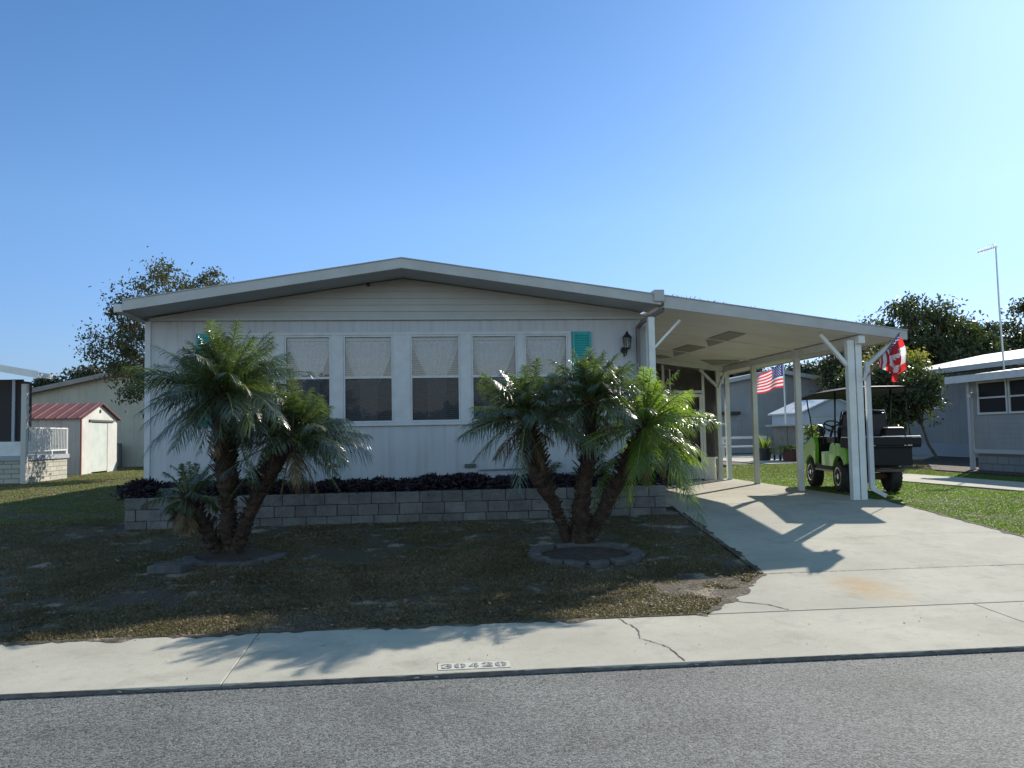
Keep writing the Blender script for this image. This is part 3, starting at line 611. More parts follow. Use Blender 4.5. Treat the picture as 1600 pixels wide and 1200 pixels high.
# ================================================================ palms
dead_m = mat('dead_frond', (.12, .075, .035), .8, (.2, .14, .07), 5, rand=.3, trans=.2, tcol=(.25, .15, .06))
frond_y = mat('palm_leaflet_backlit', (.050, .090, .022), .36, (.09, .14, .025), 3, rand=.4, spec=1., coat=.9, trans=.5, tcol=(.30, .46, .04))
def palm_crown(c, L, nf, seed, e_lo=-.75, lean=(0, 0), leafL=.21, name='crown', nl=44, emax=1.35):
    r = np.random.default_rng(seed); LV = []; LF = []; RV = MB(); off = 0
    for k in range(nf):
        az = k*2.39996+r.normal(0, .35); q = (k+.5)/nf; el = emax-(emax-e_lo)*q**1.0+r.normal(0, .2)
        l = L*(.88+.12*min(1, q*2.2))*r.uniform(.7, 1.15); dr_ = (.28+.42*q)*r.uniform(.6, 1.4)
        d = np.array([math.cos(az)*math.cos(el), math.sin(az)*math.cos(el), math.sin(el)])+np.array([lean[0], lean[1], 0])*.35
        d /= np.linalg.norm(d); p0 = np.array(c)+d*.05; hor = np.array([math.cos(az), math.sin(az), 0])
        t = np.linspace(0, 1, 9); pts = p0+d*(l*t)[:, None]; pts[:, 2] -= dr_*l*.55*t**2.1
        tw = r.normal(0, .5)
        RV.tube([tuple(p) for p in pts], [.011*(1-.8*a)+.0015 for a in t], 4, False)
        s = np.linspace(.16, 1, nl); ii = s*8; i0 = np.clip(ii.astype(int), 0, 7); fr = (ii-i0)[:, None]; bp = pts[i0]*(1-fr)+pts[i0+1]*fr
        tg = pts[i0+1]-pts[i0]; tg /= np.linalg.norm(tg, axis=1, keepdims=True)
        sd_ = np.cross(tg, np.array([0, 0, 1.])); sd_ /= (np.linalg.norm(sd_, axis=1, keepdims=True)+1e-6); un = np.cross(sd_, tg)
        sd_ = sd_*math.cos(tw)+un*math.sin(tw); un = np.cross(sd_, tg)
        lf = leafL*(np.sin(np.clip(s*1.02, 0, 1)*math.pi*.86+.22))**.6
        for sg_ in (-1, 1):
            D = sd_*sg_*.95+tg*(.55+.6*s[:, None])+un*(.28-.1*s[:, None])+r.normal(0, .2, (nl, 3))
            V, F = leaf_strips(bp, D, un+r.normal(0, .15, (nl, 3)), lf*r.uniform(.85, 1.1, nl), np.full(nl, .0080)*r.uniform(.7, 1.35, nl), .62, 3)
            LV.append(V); LF.append(F+off); off += len(V)
    return np.concatenate(LV), np.concatenate(LF), RV
def palm(label, path, rads, L, nf, seed, lean=(0, 0), e_lo=-.75, group=None, boots=True, nl=44, emax=1.35, leafL=.21, fm=None):
    t = thing('palm_tree', path[0], label, 'palm', group)
    r = np.random.default_rng(seed+50); tb = MB()
    P_ = [np.array(p) for p in path]; seg = []; rr = []
    for i in range(len(P_)-1):
        k = max(2, int(np.linalg.norm(P_[i+1]-P_[i])/.05))
        for a in np.linspace(0, 1, k, endpoint=False): seg.append(P_[i]*(1-a)+P_[i+1]*a); rr.append(rads[i]*(1-a)+rads[i+1]*a)
    seg.append(P_[-1]); rr.append(rads[-1])
    seg = [p+r.normal(0, .008, 3) for p in seg]; rr2 = [q*.80*r.uniform(.84, 1.16) for q in rr]
    tb.tube([tuple(p) for p in seg], rr2, 12)
    N = len(seg)
    for k in range(N*9):       # old leaf-base stubs in a spiral
        i = min(N-1, int(k/9)); a = k*2.39996; p = seg[i]; R_ = rr[i]
        o_ = np.array([math.cos(a), math.sin(a), 0]); b0 = p+o_*R_*.72+r.normal(0, .006, 3); ln_ = r.uniform(.015, .055)*(1+1.1*(i/N > .45)); b1 = b0+o_*ln_*.8+np.array([0, 0, ln_*.9])
        tb.bar(tuple(b0), tuple(b1), r.uniform(.018, .034), r.uniform(.006, .014))
    pt('trunk', tb, bark_m, t)
    top = P_[-1]
    V, F, RV = palm_crown(tuple(top), L, nf, seed, e_lo, lean, nl=nl, emax=emax, leafL=leafL)
    org = ORG[t.name]
    co = quick('crown', V, F, fm or frond_m, t, org=org); pt('frond_stem', RV, rach_m, co, org=org)
    V, F, RV = palm_crown(tuple(top-np.array([0, 0, .06])), L*.62, 7, seed+9, -1.2, lean, nl=30, emax=-.5, leafL=.13); dd = quick('dead_frond', V, F, dead_m, t, org=org); pt('dead_stem', RV, dead_m, dd, org=org)
    return t
zg = float(hf(10.2))
palm('tallest palm of the left clump, thick dark trunk and large dense crown', [(-2.34, 10.15, zg-.02), (-2.27, 9.8, .80), (-2.26, 9.6, 1.4), (-2.24, 9.5, 2.12)], [.13, .10, .15, .16], .94, 124, 11, e_lo=-.4, leafL=.22, emax=1.5, lean=(-.12, -.05))
palm('right-leaning palm of the left clump with shiny lower crown in front of the window', [(-2.28, 10.1, zg-.02), (-2.0, 9.7, .82), (-1.66, 9.5, 1.38), (-1.50, 9.45, 1.60)], [.10, .085, .10, .09], .74, 66, 12, lean=(.4, -.15), e_lo=-.3)
palm('short stubby palm of the left clump leaning left, thin low crown over the planter wall', [(-2.45, 10.15, zg-.02), (-2.55, 10.0, .55), (-2.78, 10.0, .95)], [.11, .10, .07], .42, 18, 13, lean=(-.3, 0), e_lo=-.2, leafL=.13)
palm('left palm of the right clump with bent shaggy trunk and wide flat crown', [(1.70, 10.05, zg-.02), (1.48, 9.8, .74), (1.26, 9.6, 1.12), (1.17, 9.5, 1.5), (1.12, 9.45, 1.78)], [.08, .08, .13, .12, .06], .74, 60, 14, e_lo=.0)
palm('middle palm of the right clump, upright trunk and tall glittering crown', [(1.80, 10.03, zg-.02), (1.79, 9.7, .90), (1.88, 9.5, 1.5), (1.85, 9.4, 1.94)], [.15, .11, .11, .07], .76, 66, 15, e_lo=-.05, emax=1.5)
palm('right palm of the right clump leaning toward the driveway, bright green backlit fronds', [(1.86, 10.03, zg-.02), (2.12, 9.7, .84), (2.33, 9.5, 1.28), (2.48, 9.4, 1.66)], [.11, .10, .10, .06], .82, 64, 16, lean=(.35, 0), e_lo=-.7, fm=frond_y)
# spiky seedlings in the bed
def spiky(label, x, y, z, L, nf, seed, e_lo=.1):
    t = thing('spiky_plant', (x, y, z), label, 'plant')
    V, F, RV = palm_crown((x, y, z), L, nf, seed, e_lo, nl=26, leafL=.17); co = quick('foliage', V, F, frond_m, t, org=(x, y, z)); pt('stem', RV, rach_m, co, org=(x, y, z))
spiky('spiky palm seedling in the planter between the left and middle trunks of the right clump', 1.75, 12.45, .86, .6, 14, 21)
spiky('spiky palm seedling in the planter behind the right-leaning trunk of the right clump', 2.55, 12.5, .86, .65, 18, 22)
spiky('low spiky palm seedling in the planter near the left corner of the house', -3.35, 12.3, .86, .6, 16, 23)
spiky('spiky palm seedling in the planter behind the left clump of palms', -2.3, 12.4, .86, .7, 20, 24)

# rings of edging stones
def edging(cx, cy, rx, ry, a0, a1, n, grp, lab, sz, hgt, skip=()):
    t = None
    for k in range(n):
        if k in skip: continue
        a = a0+(a1-a0)*(k+.5)/n+rng.normal(0, .03); x, y = cx+rx*math.cos(a), cy+ry*math.sin(a); z = float(hf(y))-.03
        mb = MB(); l, d, h = sz*rng.uniform(.85, 1.1), .13, hgt*rng.uniform(.85, 1.1); pl = []
        for j in range(10):
            u = -1+2*j/9; pl.append((u*l/2, -d/2-.02*(1-u*u)))
        pl += [(l/2, d/2), (-l/2, d/2)]
        mb.prism(pl, 0, h, 'z')
        o = mb.build('edging_stone', edge_m, bevel=.012); o.location = (x, y, z); o.rotation_euler = (rng.normal(0, .06), rng.normal(0, .06), a+math.pi/2)
        tag(o, lab, 'edging stone', grp)
edging(1.76, 9.42, .58, .50, 0, 2*math.pi, 15, 'edging stones around the right palm clump', 'grey scalloped edging stone in the ring around the right palm clump', .22, .085)
edging(-2.22, 10.0, .52, .45, math.pi*1.05, math.pi*1.98, 7, 'edging stones around the left palm clump', 'low worn edging stone half sunk in the grass around the left palm clump', .24, .065)
sl_ = MB().prism([(-.2, -.12), (.16, -.15), (.24, .02), (.08, .14), (-.17, .1)], 0, .09, 'z').build('flat_stone', edge_m, bevel=.015); sl_.location = (-2.78, 9.35, float(hf(9.35))-.01); tag(sl_, 'flat pale stone slab lying in the grass left of the left palm clump', 'stone')
for (cx, cy, rx, nm) in ((1.76, 9.46, .50, 'palm_bed_mulch'), (-2.25, 10.0, .47, 'palm_bed_mulch')):
    V = [(cx, cy+.1, float(hf(cy))+.05)]+[(cx+rx*math.cos(a), cy+rx*math.sin(a), float(hf(cy+rx*math.sin(a)))+.008) for a in np.linspace(0, 2*math.pi, 33)[:-1]]
    tag(quick(nm, V, [(0, i+1, (i+1) % 32+1) for i in range(32)], MATS['dark_mulch']), kind='structure')

# ================================================================ golf cart (local frame: +Y forward, X right, origin under rear-left wheel contact)
gc = thing('golf_cart', (7.35, 14.45, .462), 'lime green golf cart with black canopy parked on the grass beside the carport', 'golf cart', rz=-R(9), local=True)
def wheel(x, y, side):     # centre x,y ; side -1 left (face toward -x)
    wr, ww = .275, .20; t = MB(); prof = [(.15, -ww/2+.01), (.2, -ww/2), (wr-.03, -ww/2), (wr-.006, -ww/2+.03), (wr, -ww*.2), (wr, ww*.2), (wr-.006, ww/2-.03), (wr-.03, ww/2), (.2, ww/2), (.15, ww/2-.01)]
    t.lathe(prof, (x, y, wr), 28, 'x')
    for k in range(28):
        a = 2*math.pi*k/28
        for q in (-1, 1):
            c_ = (x+q*.05, y+(wr+.003)*math.cos(a+q*.1), wr+(wr+.003)*math.sin(a+q*.1)); t.bar((c_[0]-.04, c_[1], c_[2]), (c_[0]+.04, c_[1], c_[2]), .03, .012, upv=(0, math.cos(a), math.sin(a)))
    w_ = pt('wheel', t, rubber, gc, org=(0, 0, 0))
    r_ = MB(); f = x+side*(ww/2-.015); r_.lathe([(.0, 0), (.05, 0), (.05, side*.01), (0, side*.012)], (f, y, wr), 14, 'x')
    for k in range(6):
        a = k*math.pi/3; r_.bar((f-side*.012, y+.04*math.cos(a), wr+.04*math.sin(a)), (f-side*.004, y+.145*math.cos(a), wr+.145*math.sin(a)), .035, .02, upv=(1, 0, 0))
    r_.lathe([(.148, -side*.05), (.148, side*.012), (.165, side*.014), (.168, -side*.0), (.168, -side*.05)], (f, y, wr), 24, 'x')
    r_.lathe([(.0, -side*.06), (.147, -side*.06), (.147, -side*.07), (0, -side*.07)], (f, y, wr), 20, 'x', 1)
    pt('rim', r_, [chrome, blackp], w_, org=(0, 0, 0), smooth=False)
TW = 1.05
for (x, y, s_) in ((.1, 0, -1), (TW-.1, 0, 1), (.12, 1.72, -1), (TW-.12, 1.72, 1)): wheel(x, y, s_)
def cpart(name, mb, m, **k): return pt(name, mb, m, gc, org=(0, 0, 0), **k)
# green side panels as profiles (y, z), with wheel arch
def arch(y0, zc, rad, a0, a1, n=12): return [(y0+rad*math.cos(a), zc+rad*math.sin(a)) for a in np.linspace(a0, a1, n)]
rear = [(-.42, .52)]+[(-.42, .80), (-.25, .86), (.30, .88), (.42, .84), (.50, .72), (.95, .70), (.95, .44), (.40, .44)]+arch(0, .30, .345, .42, math.pi-.55, 12)[0:]
cb = MB()
for x0, x1 in ((.02, .10), (TW-.10, TW-.02)): cb.prism(rear, x0, x1, 'x')
cpart('rear_body_panel', cb, green, bevel=.012)
fc = MB()
fprof = [(1.40, .44), (1.34, .84), (1.46, 1.0), (1.62, .98), (1.92, .86), (2.18, .70), (2.26, .52), (2.18, .44)]+arch(1.72, .28, .335, .45, math.pi-.45, 12)
fc.prism(fprof, .03, .11, 'x'); fc.prism(fprof, TW-.11, TW-.03, 'x')
nose = [(1.46, .97), (1.62, .95), (1.92, .84), (2.2, .68), (2.27, .5), (2.25, .40), (2.18, .40), (2.1, .62), (1.9, .76), (1.5, .9)]
fc.prism(nose, .11, TW-.11, 'x')
cpart('front_cowl', fc, green, bevel=.015)
bk = MB(); bk.box(.12, TW-.12, 1.30, 1.46, .44, .985); bk.box(.05, TW-.05, .40, 1.42, .38, .44); bk.box(.14, TW-.14, -.38, .90, .45, .70); bk.box(.14, TW-.14, -.3, .42, .705, .84)
bk.box(.02, .035, .95, 1.36, .44, .47)
cpart('floor_and_dash', bk, blackp, bevel=.008)
sk = MB(); sk.box(.03, .09, .35, 1.4, .34, .375); sk.box(TW-.09, TW-.03, .35, 1.4, .34, .375); cpart('side_step', sk, mat('dull_metal', (.25, .25, .25), .4, metal=.8))
se = MB(); se.box(.10, TW-.10, .30, .88, .86, .98); cpart('front_seat', se, vinyl, bevel=.03)
se = MB(); se.hexa([(.12, .26, .98), (TW-.12, .26, .98), (TW-.12, .36, .98), (.12, .36, .98)], [(.16, .12, 1.46), (TW-.16, .12, 1.46), (TW-.16, .20, 1.46), (.16, .20, 1.46)]); cpart('front_backrest', se, vinyl, bevel=.035)
se = MB(); se.box(.10, TW-.10, -.30, .12, .87, .97); cpart('rear_seat', se, vinyl, bevel=.03)
for x in (.06, TW-.06):
    cpart('arm_rail', MB().tube([(x, .05, .84), (x, .05, 1.12), (x, -.02, 1.17), (x, -.30, 1.17), (x, -.38, 1.12), (x, -.42, .84)], .014, 8), blackm, smooth=True)
    cpart('arm_rail', MB().tube([(x, .9, .84), (x, .88, 1.08), (x, .80, 1.12), (x, .5, 1.12)], .012, 8), blackm, smooth=True)
se = MB()
for xa, xb in ((.10, TW/2-.02), (TW/2+.02, TW-.10)): se.hexa([(xa, -.02, .97), (xb, -.02, .97), (xb, .08, .97), (xa, .08, .97)], [(xa+.05, .0, 1.42), (xb-.05, .0, 1.42), (xb-.05, .07, 1.42), (xa+.05, .07, 1.42)])
cpart('rear_backrest', se, vinyl, bevel=.035)
cpart('backrest_rail', MB().tube([(.12, .04, 1.30), (.16, .04, 1.455), (.5, .04, 1.475), (TW-.16, .04, 1.455), (TW-.12, .04, 1.30)], .012, 8), chrome, smooth=True)
cpart('storage_bin', MB().hexa([(.55, -.8, .845), (.98, -.8, .845), (.98, -.45, .845), (.55, -.45, .845)], [(.60, -.76, 1.15), (.93, -.76, 1.15), (.93, -.5, 1.15), (.60, -.5, 1.15)]), blackp, bevel=.05)
bd = MB(); bd.box(-.04, TW+.04, -.98, -.34, .80, .84); bd.box(-.04, TW+.04, -1.0, -.97, .84, .97); bd.box(-.045, -.015, -.97, -.34, .84, .97); bd.box(TW+.015, TW+.045, -.97, -.34, .84, .97); bd.box(.1, TW-.1, -.95, -.9, .50, .80)
cpart('cargo_bed', bd, blackp, bevel=.008)
rl = MB(); rl.tube([(-.03, -.98, .985), (TW+.03, -.98, .985)], .011, 8); rl.tube([(-.03, -.98, .985), (-.03, -.4, .985)], .011, 8); cpart('bed_rail', rl, chrome)
bm_ = MB(); bm_.box(.30, TW-.30, -1.1, -.9, .40, .44); bm_.box(.42, TW-.42, -.9, -.3, .38, .46); bm_.lathe([(0, -.5), (.06, -.5), (.06, .5), (0, .5)], (TW/2, 0, .27), 10, 'x'); bm_.lathe([(0, -.12), (.13, -.1), (.13, .1), (0, .12)], (TW/2, 0, .28), 12, 'x')
cpart('undercarriage', bm_, mat('greasy_metal', (.09, .065, .05), .7, (.16, .10, .07), 8), bevel=.006)
# rear fascia panel between wheels
rf_ = MB(); rf_.box(.15, TW-.15, -.44, -.40, .46, .80); cpart('rear_panel', rf_, blackp)
for x in (.2, TW-.2): cpart('tail_light', MB().lathe([(0, -.02), (.045, -.02), (.045, 0), (0, 0)], (x, -.44, .66), 12, 'y'), mat('red_lens', (.35, .02, .02), .2))
# canopy
cv = MB(); N1, N2 = 14, 8; V = []; F = []
for j in range(N1+1):
    v = j/N1; y = -.95+v*2.9
    for i in range(N2+1):
        u = i/N2*2-1; zt = 1.84+.055*(1-u*u)*math.sin(v*math.pi)**.6-.10*max(0, v-.55)**1.3*2-.03*abs(u)**6; V.append((TW/2+u*.66, y, zt))
for j in range(N1):
    for i in range(N2): p = j*(N2+1)+i; F.append((p, p+1, p+N2+2, p+N2+1))
n0 = len(V); V2 = [(a, b_, c_-.035) for a, b_, c_ in V]; F2 = [tuple(q+n0 for q in f[::-1]) for f in F]; bd_ = []
ring = [i for i in range(N2+1)]+[j*(N2+1)+N2 for j in range(1, N1+1)]+[N1*(N2+1)+i for i in range(N2-1, -1, -1)]+[j*(N2+1) for j in range(N1-1, 0, -1)]
for a, b_ in zip(ring, ring[1:]+ring[:1]): bd_.append((a, b_, b_+n0, a+n0))
cv.add(V+V2, F+F2+bd_); cpart('canopy', cv, mat('black_canopy', (.010, .010, .012), .55, spec=.12), smooth=False)
st = MB()
for x in (.03, TW-.03):
    for pts_, rd_ in (([(x, 1.50, .96), (x+.0, 1.52, 1.12), (x, 1.62, 1.40), (x, 1.70, 1.50), (x, 1.78, 1.74)], .014), ([(x, .16, .84), (x, .10, 1.3), (x, .05, 1.83)], .017), ([(x, -.72, .97), (x, -.62, 1.5), (x, -.6, 1.82)], .010)):
        cpart('canopy_strut', MB().tube(pts_, rd_, 8), blackm, smooth=True)
ws = MB(); ws.add([(.06, 1.52, 1.02), (TW-.06, 1.52, 1.02), (TW-.06, 1.76, 1.72), (.06, 1.76, 1.72)], [(0, 1, 2, 3)])
w_ = cpart('windshield', ws, glass('windshield_glass', (.86, .9, .9), .05), fixn=False); pt('windshield_trim', MB().box(.05, TW-.05, 1.60, 1.625, 1.35, 1.375), trimw, w_, org=(0, 0, 0))
sg_ = MB(); cc_ = Vector((.32, 1.12, 1.18)); nrm = Vector((0, -.62, .78)).normalized(); e1 = Vector((1, 0, 0)); e2 = nrm.cross(e1)
sg_.tube([tuple(cc_+(e1*math.cos(a)+e2*math.sin(a))*.175) for a in np.linspace(0, 2*math.pi, 25)], .014, 8)
for a in (.5, 2.6, 4.7): sg_.bar(tuple(cc_-nrm*.02), tuple(cc_+(e1*math.cos(a)+e2*math.sin(a))*.17), .03, .012, upv=tuple(nrm))
sg_.lathe([(0, -.02), (.045, -.02), (.03, .02), (0, .02)], tuple(cc_), 10); sg_.tube([tuple(cc_), (.32, 1.42, .86)], .022, 8)
cpart('steering_wheel', sg_, blackm)

# ================================================================ flags
def maple(u, v):    # simple eleven point leaf as a polygon test, u right, v up, unit size
    P_ = [(0, 1), (.16, .7), (.36, .8), (.29, .42), (.5, .62), (.56, .5), (.86, .55), (.76, .3), (.87, .22), (.42, -.16), (.47, -.34), (.05, -.27), (.05, -.75)]
    P_ = P_+[(-a, b) for a, b in P_[::-1]]; c = False; j = len(P_)-1
    for i in range(len(P_)):
        (xi, yi), (xj, yj) = P_[i], P_[j]
        if (yi > v) != (yj > v) and u < (xj-xi)*(v-yi)/(yj-yi+1e-12)+xi: c = not c
        j = i
    return c
redc = mat('flag_red', (.50, .03, .035), .8, trans=.45, tcol=(.75, .05, .05)); whc = mat('flag_white', (.75, .75, .75), .8, trans=.4, tcol=(.8, .8, .8)); blc = mat('flag_blue', (.03, .04, .14), .8, trans=.3, tcol=(.05, .07, .3))
def can(u, v):      # u along fly 0..1, v up 0..1
    if u < .25 or u > .75: return 0
    return 0 if maple((v-.5)*2.6*1, (u-.5)*-5.2*1.0) else 1
def usa(u, v):
    if u < .4 and v > 6/13:
        a = u/.4*11; b_ = (v-6/13)/(7/13)*9; ia, ib = int(a), int(b_)
        if (ia+ib) % 2 == 0 and ia > 0 and ia < 11 and abs(a-ia-.5) < .3 and abs(b_-ib-.5) < .3: return 1
        return 2
    return 0 if int((1-v)*13) % 2 == 0 else 1
def flag(name_par, pos, colf, nu=90, nv=52, lab=None, nm='cloth'):
    V = [pos(i/nu, j/nv) for j in range(nv+1) for i in range(nu+1)]; F = []; MI = []
    for j in range(nv):
        for i in range(nu): p = j*(nu+1)+i; F.append((p, p+1, p+nu+2, p+nu+1)); MI.append(colf((i+.5)/nu, (j+.5)/nv))
    o = quick(nm, V, F, [redc, whc, blc], name_par, mi=MI, org=ORG[name_par.name])
    o.data.polygons.foreach_set('use_smooth', [True]*len(F)); return o
# pole flag over the far patio, waving to the left
fp = thing('flagpole', (13.44, 30.26, .44), 'thin white flagpole standing on the back patio beside the grey cabinet', 'flagpole')
pt('pole', MB().tube([(13.44, 30.26, .44), (13.43, 30.26, 3.4), (13.42, 30.26, 4.15)], [.04, .03, .025], 10), white, fp); pt('finial', MB().lathe([(0, 0), (.04, .02), (.05, .06), (.03, .1), (0, .11)], (13.42, 30.26, 4.15), 10), chrome, fp)
fl = thing('flag', (13.42, 30.26, 3.2), 'american flag flying to the left from the thin flagpole on the back patio', 'flag')
def fpos(u, v): return (13.40-1.12*u**.95, 30.26+.14*math.sin(u*9+v*1.5)*u**.4, 3.18+.92*v*(1-.35*u)-.30*u**1.3+.05*math.sin(u*8+v)*u)
flag(fl, fpos, usa)
# two flags hanging at the carport corner
bp_ = thing('flag_bracket_pole', (7.0, 12.62, 2.43), 'slanted thin flag pole fixed to the double carport post', 'flagpole')
p0, p1 = Vector((6.98, 12.62, 2.42)), Vector((7.18, 11.98, 3.05))
pt('pole', MB().tube([tuple(p0), tuple(p1)], .012, 8), mat('pole_wood', (.30, .22, .16), .6), bp_); pt('bracket', MB().bar(tuple(p0+Vector((-.03, .03, -.06))), tuple(p0+Vector((0, 0, .06))), .05, .05), trimw, bp_)
def hang(tA, tB, length, gath, seed, dx=0., hang_w=.9):
    r = np.random.default_rng(seed); ph = r.uniform(0, 6)
    def f(u, v):   # v along the pole (hoist), u falls down
        t = tA+(tB-tA)*v; b_ = p0.lerp(p1, t); vv = (v-.5)
        sx = (1-gath*min(1, u*1.6)); m_ = p0.lerp(p1, (tA+tB)/2)
        x = m_.x+(b_.x-m_.x)*sx+.16*vv*hang_w*min(1, u*2)+dx*u; y = m_.y+(b_.y-m_.y)*sx+.05*math.sin(v*13+ph)*min(1, u*3)+.02*math.sin(u*7+v*4)
        zt = b_.z*(1-min(1, u*1.2))+(m_.z)*min(1, u*1.2)
        return (x+.025*math.sin(v*17+ph)*min(1, u*3), y, zt-length*u+.06*math.cos(v*6)*u)
    return f
f2 = thing('flag', tuple(p1), 'faded red and white striped american flag bunched on the slanted pole at the carport corner', 'flag')
flag(f2, hang(.42, .98, .36, .35, 3, .0, 1.2), usa)
f3 = thing('flag', (p1.x, p1.y-.02, p1.z), 'red and white canadian flag with maple leaf hanging lowest at the carport corner', 'flag')
def f3pos(u, v):
    a = hang(.66, .97, .42, .6, 5, .01, .9)(u, v); return (a[0]-.02+.03*u*math.sin(u*5), a[1]-.09+.04*math.sin(v*9+u*3)*u, a[2]-.06-.12*u*(1-abs(v-.35)*1.6))
flag(f3, f3pos, can)

# ================================================================ neighbours
def plain_window(par, plane, c, a, b_, z0, z1, mull=1, t=.06, mid=True):
    fr = MB(); gl = MB()
    def bx(mb, p0_, p1_, d0, d1, za, zb):
        if plane == 'x': mb.box(c-d1, c-d0, p0_, p1_, za, zb)
        else: mb.box(p0_, p1_, c-d1, c-d0, za, zb)
    bx(fr, a, b_, 0.001, .04, z1-t, z1); bx(fr, a, b_, 0.001, .045, z0, z0+t)
    for k in range(mull+1):
        q = a+(b_-t)*0+(b_-a-t)*k/mull; bx(fr, q, q+t, 0.001, .038, z0+t, z1-t)
    if mid: bx(fr, a+t, b_-t, .002, .03, (z0+z1)/2-.02, (z0+z1)/2+.02)
    bx(gl, a+t, b_-t, .001, .012, z0+t, z1-t)
    w_ = pt('window', fr, trimw, par); pt('pane', gl, mat('dark_window_pane', (.012, .012, .014), .4, spec=.12), w_); return w_
# left neighbour: porch corner
ln_ = thing('neighbor_house', (-14, 27, .44), 'neighbouring house at the far left edge with dark screened porch and thick white metal roof', 'house')
q = MB(); q.box(-17, -11.66, 25.38, 25.44, 1.24, 1.64)
pt('lower_wall', q, white, ln_)
q = MB(); q.box(-17, -11.7, 25.46, 25.5, 1.65, 3.45); q.box(-11.74, -11.7, 25.5, 26.0, 1.65, 3.4); pt('porch_screen', q, mat('dark_porch_screen', (.035, .03, .03), .8), ln_)
q = MB(); q.box(-11.98, -11.90, 25.40, 25.455, 1.64, 3.45); pt('porch_frame', q, mat('grey_frame', (.35, .38, .42), .5), ln_)
q = MB(); q.box(-17, -11.45, 25.3, 28.05, 1.10, 1.235); pt('porch_deck', q, mat('grey_deck', (.32, .34, .36), .6), ln_)
q = MB(); q.box(-17, -11.50, 25.36, 28.0, .40, 1.095); pt('skirting', q, skirt_m, ln_)
q = MB(); q.box(-11.60, -11.45, 25.12, 25.28, .44, 3.30); pt('post', q, mat('cream_post', (.50, .47, .42), .5), ln_, bevel=.01)
q = MB(); q.prism([(-17, 4.75), (-10.98, 3.60), (-10.98, 3.46), (-17, 4.61)], 24.7, 25.7); pt('roof', q, metalw, ln_)
q = MB(); q.prism([(-17, 4.78), (-10.95, 3.625), (-10.95, 3.42), (-17, 4.575)], 24.66, 24.698); pt('roof_fascia', q, metalw, ln_)
q = MB()
for zz in (2.02, 1.34): q.box(-11.54, -11.50, 25.4, 28.0, zz, zz+.04)
yy_ = 25.5
while yy_ < 28: q.box(-11.53, -11.51, yy_, yy_+.022, 1.38, 2.02); yy_ += .11
for yy_ in (25.9, 26.9, 27.9): q.box(-11.545, -11.495, yy_, yy_+.05, 1.236, 1.34)
q.box(-11.545, -11.495, 27.98, 28.03, 1.236, 2.06); pt('railing', q, white, ln_)
# garden shed
sh = thing('garden_shed', (-13.9, 32.2, .44), 'small metal garden shed with rusty red ribbed roof and white gable door', 'shed')
sx0, sx1, sy0, sy1 = -16.6, -12.12, 30.6, 34.0; q = MB()
q.box(sx0, sx1-.05, sy0, sy0+.05, .44, 2.42); q.box(sx0, sx1-.05, sy1-.05, sy1, .44, 2.42); q.box(sx0, sx0+.05, sy0+.05, sy1-.05, .44, 2.42); pt('wall', q, shed_m, sh)
q = MB(); q.box(sx1-.05, sx1, sy0, 31.55, .44, 2.45); q.box(sx1-.05, sx1, 33.05, sy1, .44, 2.45); q.box(sx1-.05, sx1, 31.55, 33.05, 2.32, 2.45); q.prism([(sy0, 2.451), (sy1, 2.451), ((sy0+sy1)/2, 2.97)], sx1-.05, sx1, 'x'); pt('gable_wall', q, mat('shed_white', (.60, .60, .54), .55, (.5, .5, .45), 2), sh)
pt('door', MB().box(sx1-.04, sx1-.012, 31.57, 33.03, .50, 2.31), mat('shed_door', (.56, .60, .54), .5, (.47, .5, .46), 3), sh)
pt('door_rail', MB().box(sx1+.001, sx1+.05, 31.3, 33.6, 2.33, 2.40), mat('dull_metal_dark', (.1, .1, .1), .5), sh)
pt('gable_vent', MB().lathe([(0, 0), (.07, 0), (.07, .02), (0, .02)], (sx1+.001, 32.3, 2.72), 12, 'x'), blackm, sh)
q = MB(); ym = (sy0+sy1)/2
for ya, yb in ((sy0-.15, ym), (sy1+.15, ym)):
    A = [(sx0-.1, ya, 2.40), (sx1+.12, ya, 2.40), (sx1+.12, yb, 3.0), (sx0-.1, yb, 3.0)]
    q.add(A+[(p[0], p[1], p[2]+.03) for p in A], [(0, 1, 2, 3), (4, 5, 6, 7), (0, 1, 5, 4), (1, 2, 6, 5), (2, 3, 7, 6), (3, 0, 4, 7)])
    for k in range(13):
        x = sx0+k*.37; q.bar((x, ya, 2.44), (x, yb, 3.04), .05, .03)
pt('roof', q, rust, sh); pt('corner_trim', MB().box(sx1-.02, sx1+.02, sy0-.02, sy0+.05, .44, 2.42), mat('red_brown_trim', (.25, .08, .06), .5), sh)
# beige house beyond the shed
bh_ = thing('neighbor_house', (-13, 42, .44), 'large beige house with a low gable wall behind the rusty roofed shed', 'house')
q = MB(); q.box(-18.0, -6.4, 39, 50, .44, 3.75); q.prism([(-18.0, 3.751), (-6.4, 3.751), (-12.2, 5.0)], 39.0, 39.1); pt('wall', q, beige_m, bh_)
q = MB()
for a, b_ in (((-18.4, 3.78), (-12.2, 5.12)), ((-6.0, 3.78), (-12.2, 5.12))): q.prism([a, b_, (b_[0], b_[1]-.2), (a[0], a[1]-.2)] if a[0] < b_[0] else [b_, a, (a[0], a[1]-.2), (b_[0], b_[1]-.2)], 38.6, 50.3)
pt('roof', q, mat('brown_grey_roof', (.28, .26, .23), .6, (.22, .2, .18), 2), bh_)
en = thing('screen_enclosure', (-14.1, 40.3, .44), 'small grey slatted enclosure panel standing against the beige house', 'enclosure')
q = MB(); q.box(-14.75, -13.6, 38.55, 38.6, .5, 1.42); pt('panel', q, mat('grey_slats', (.25, .25, .26), .7, (.2, .2, .2), 9), en)
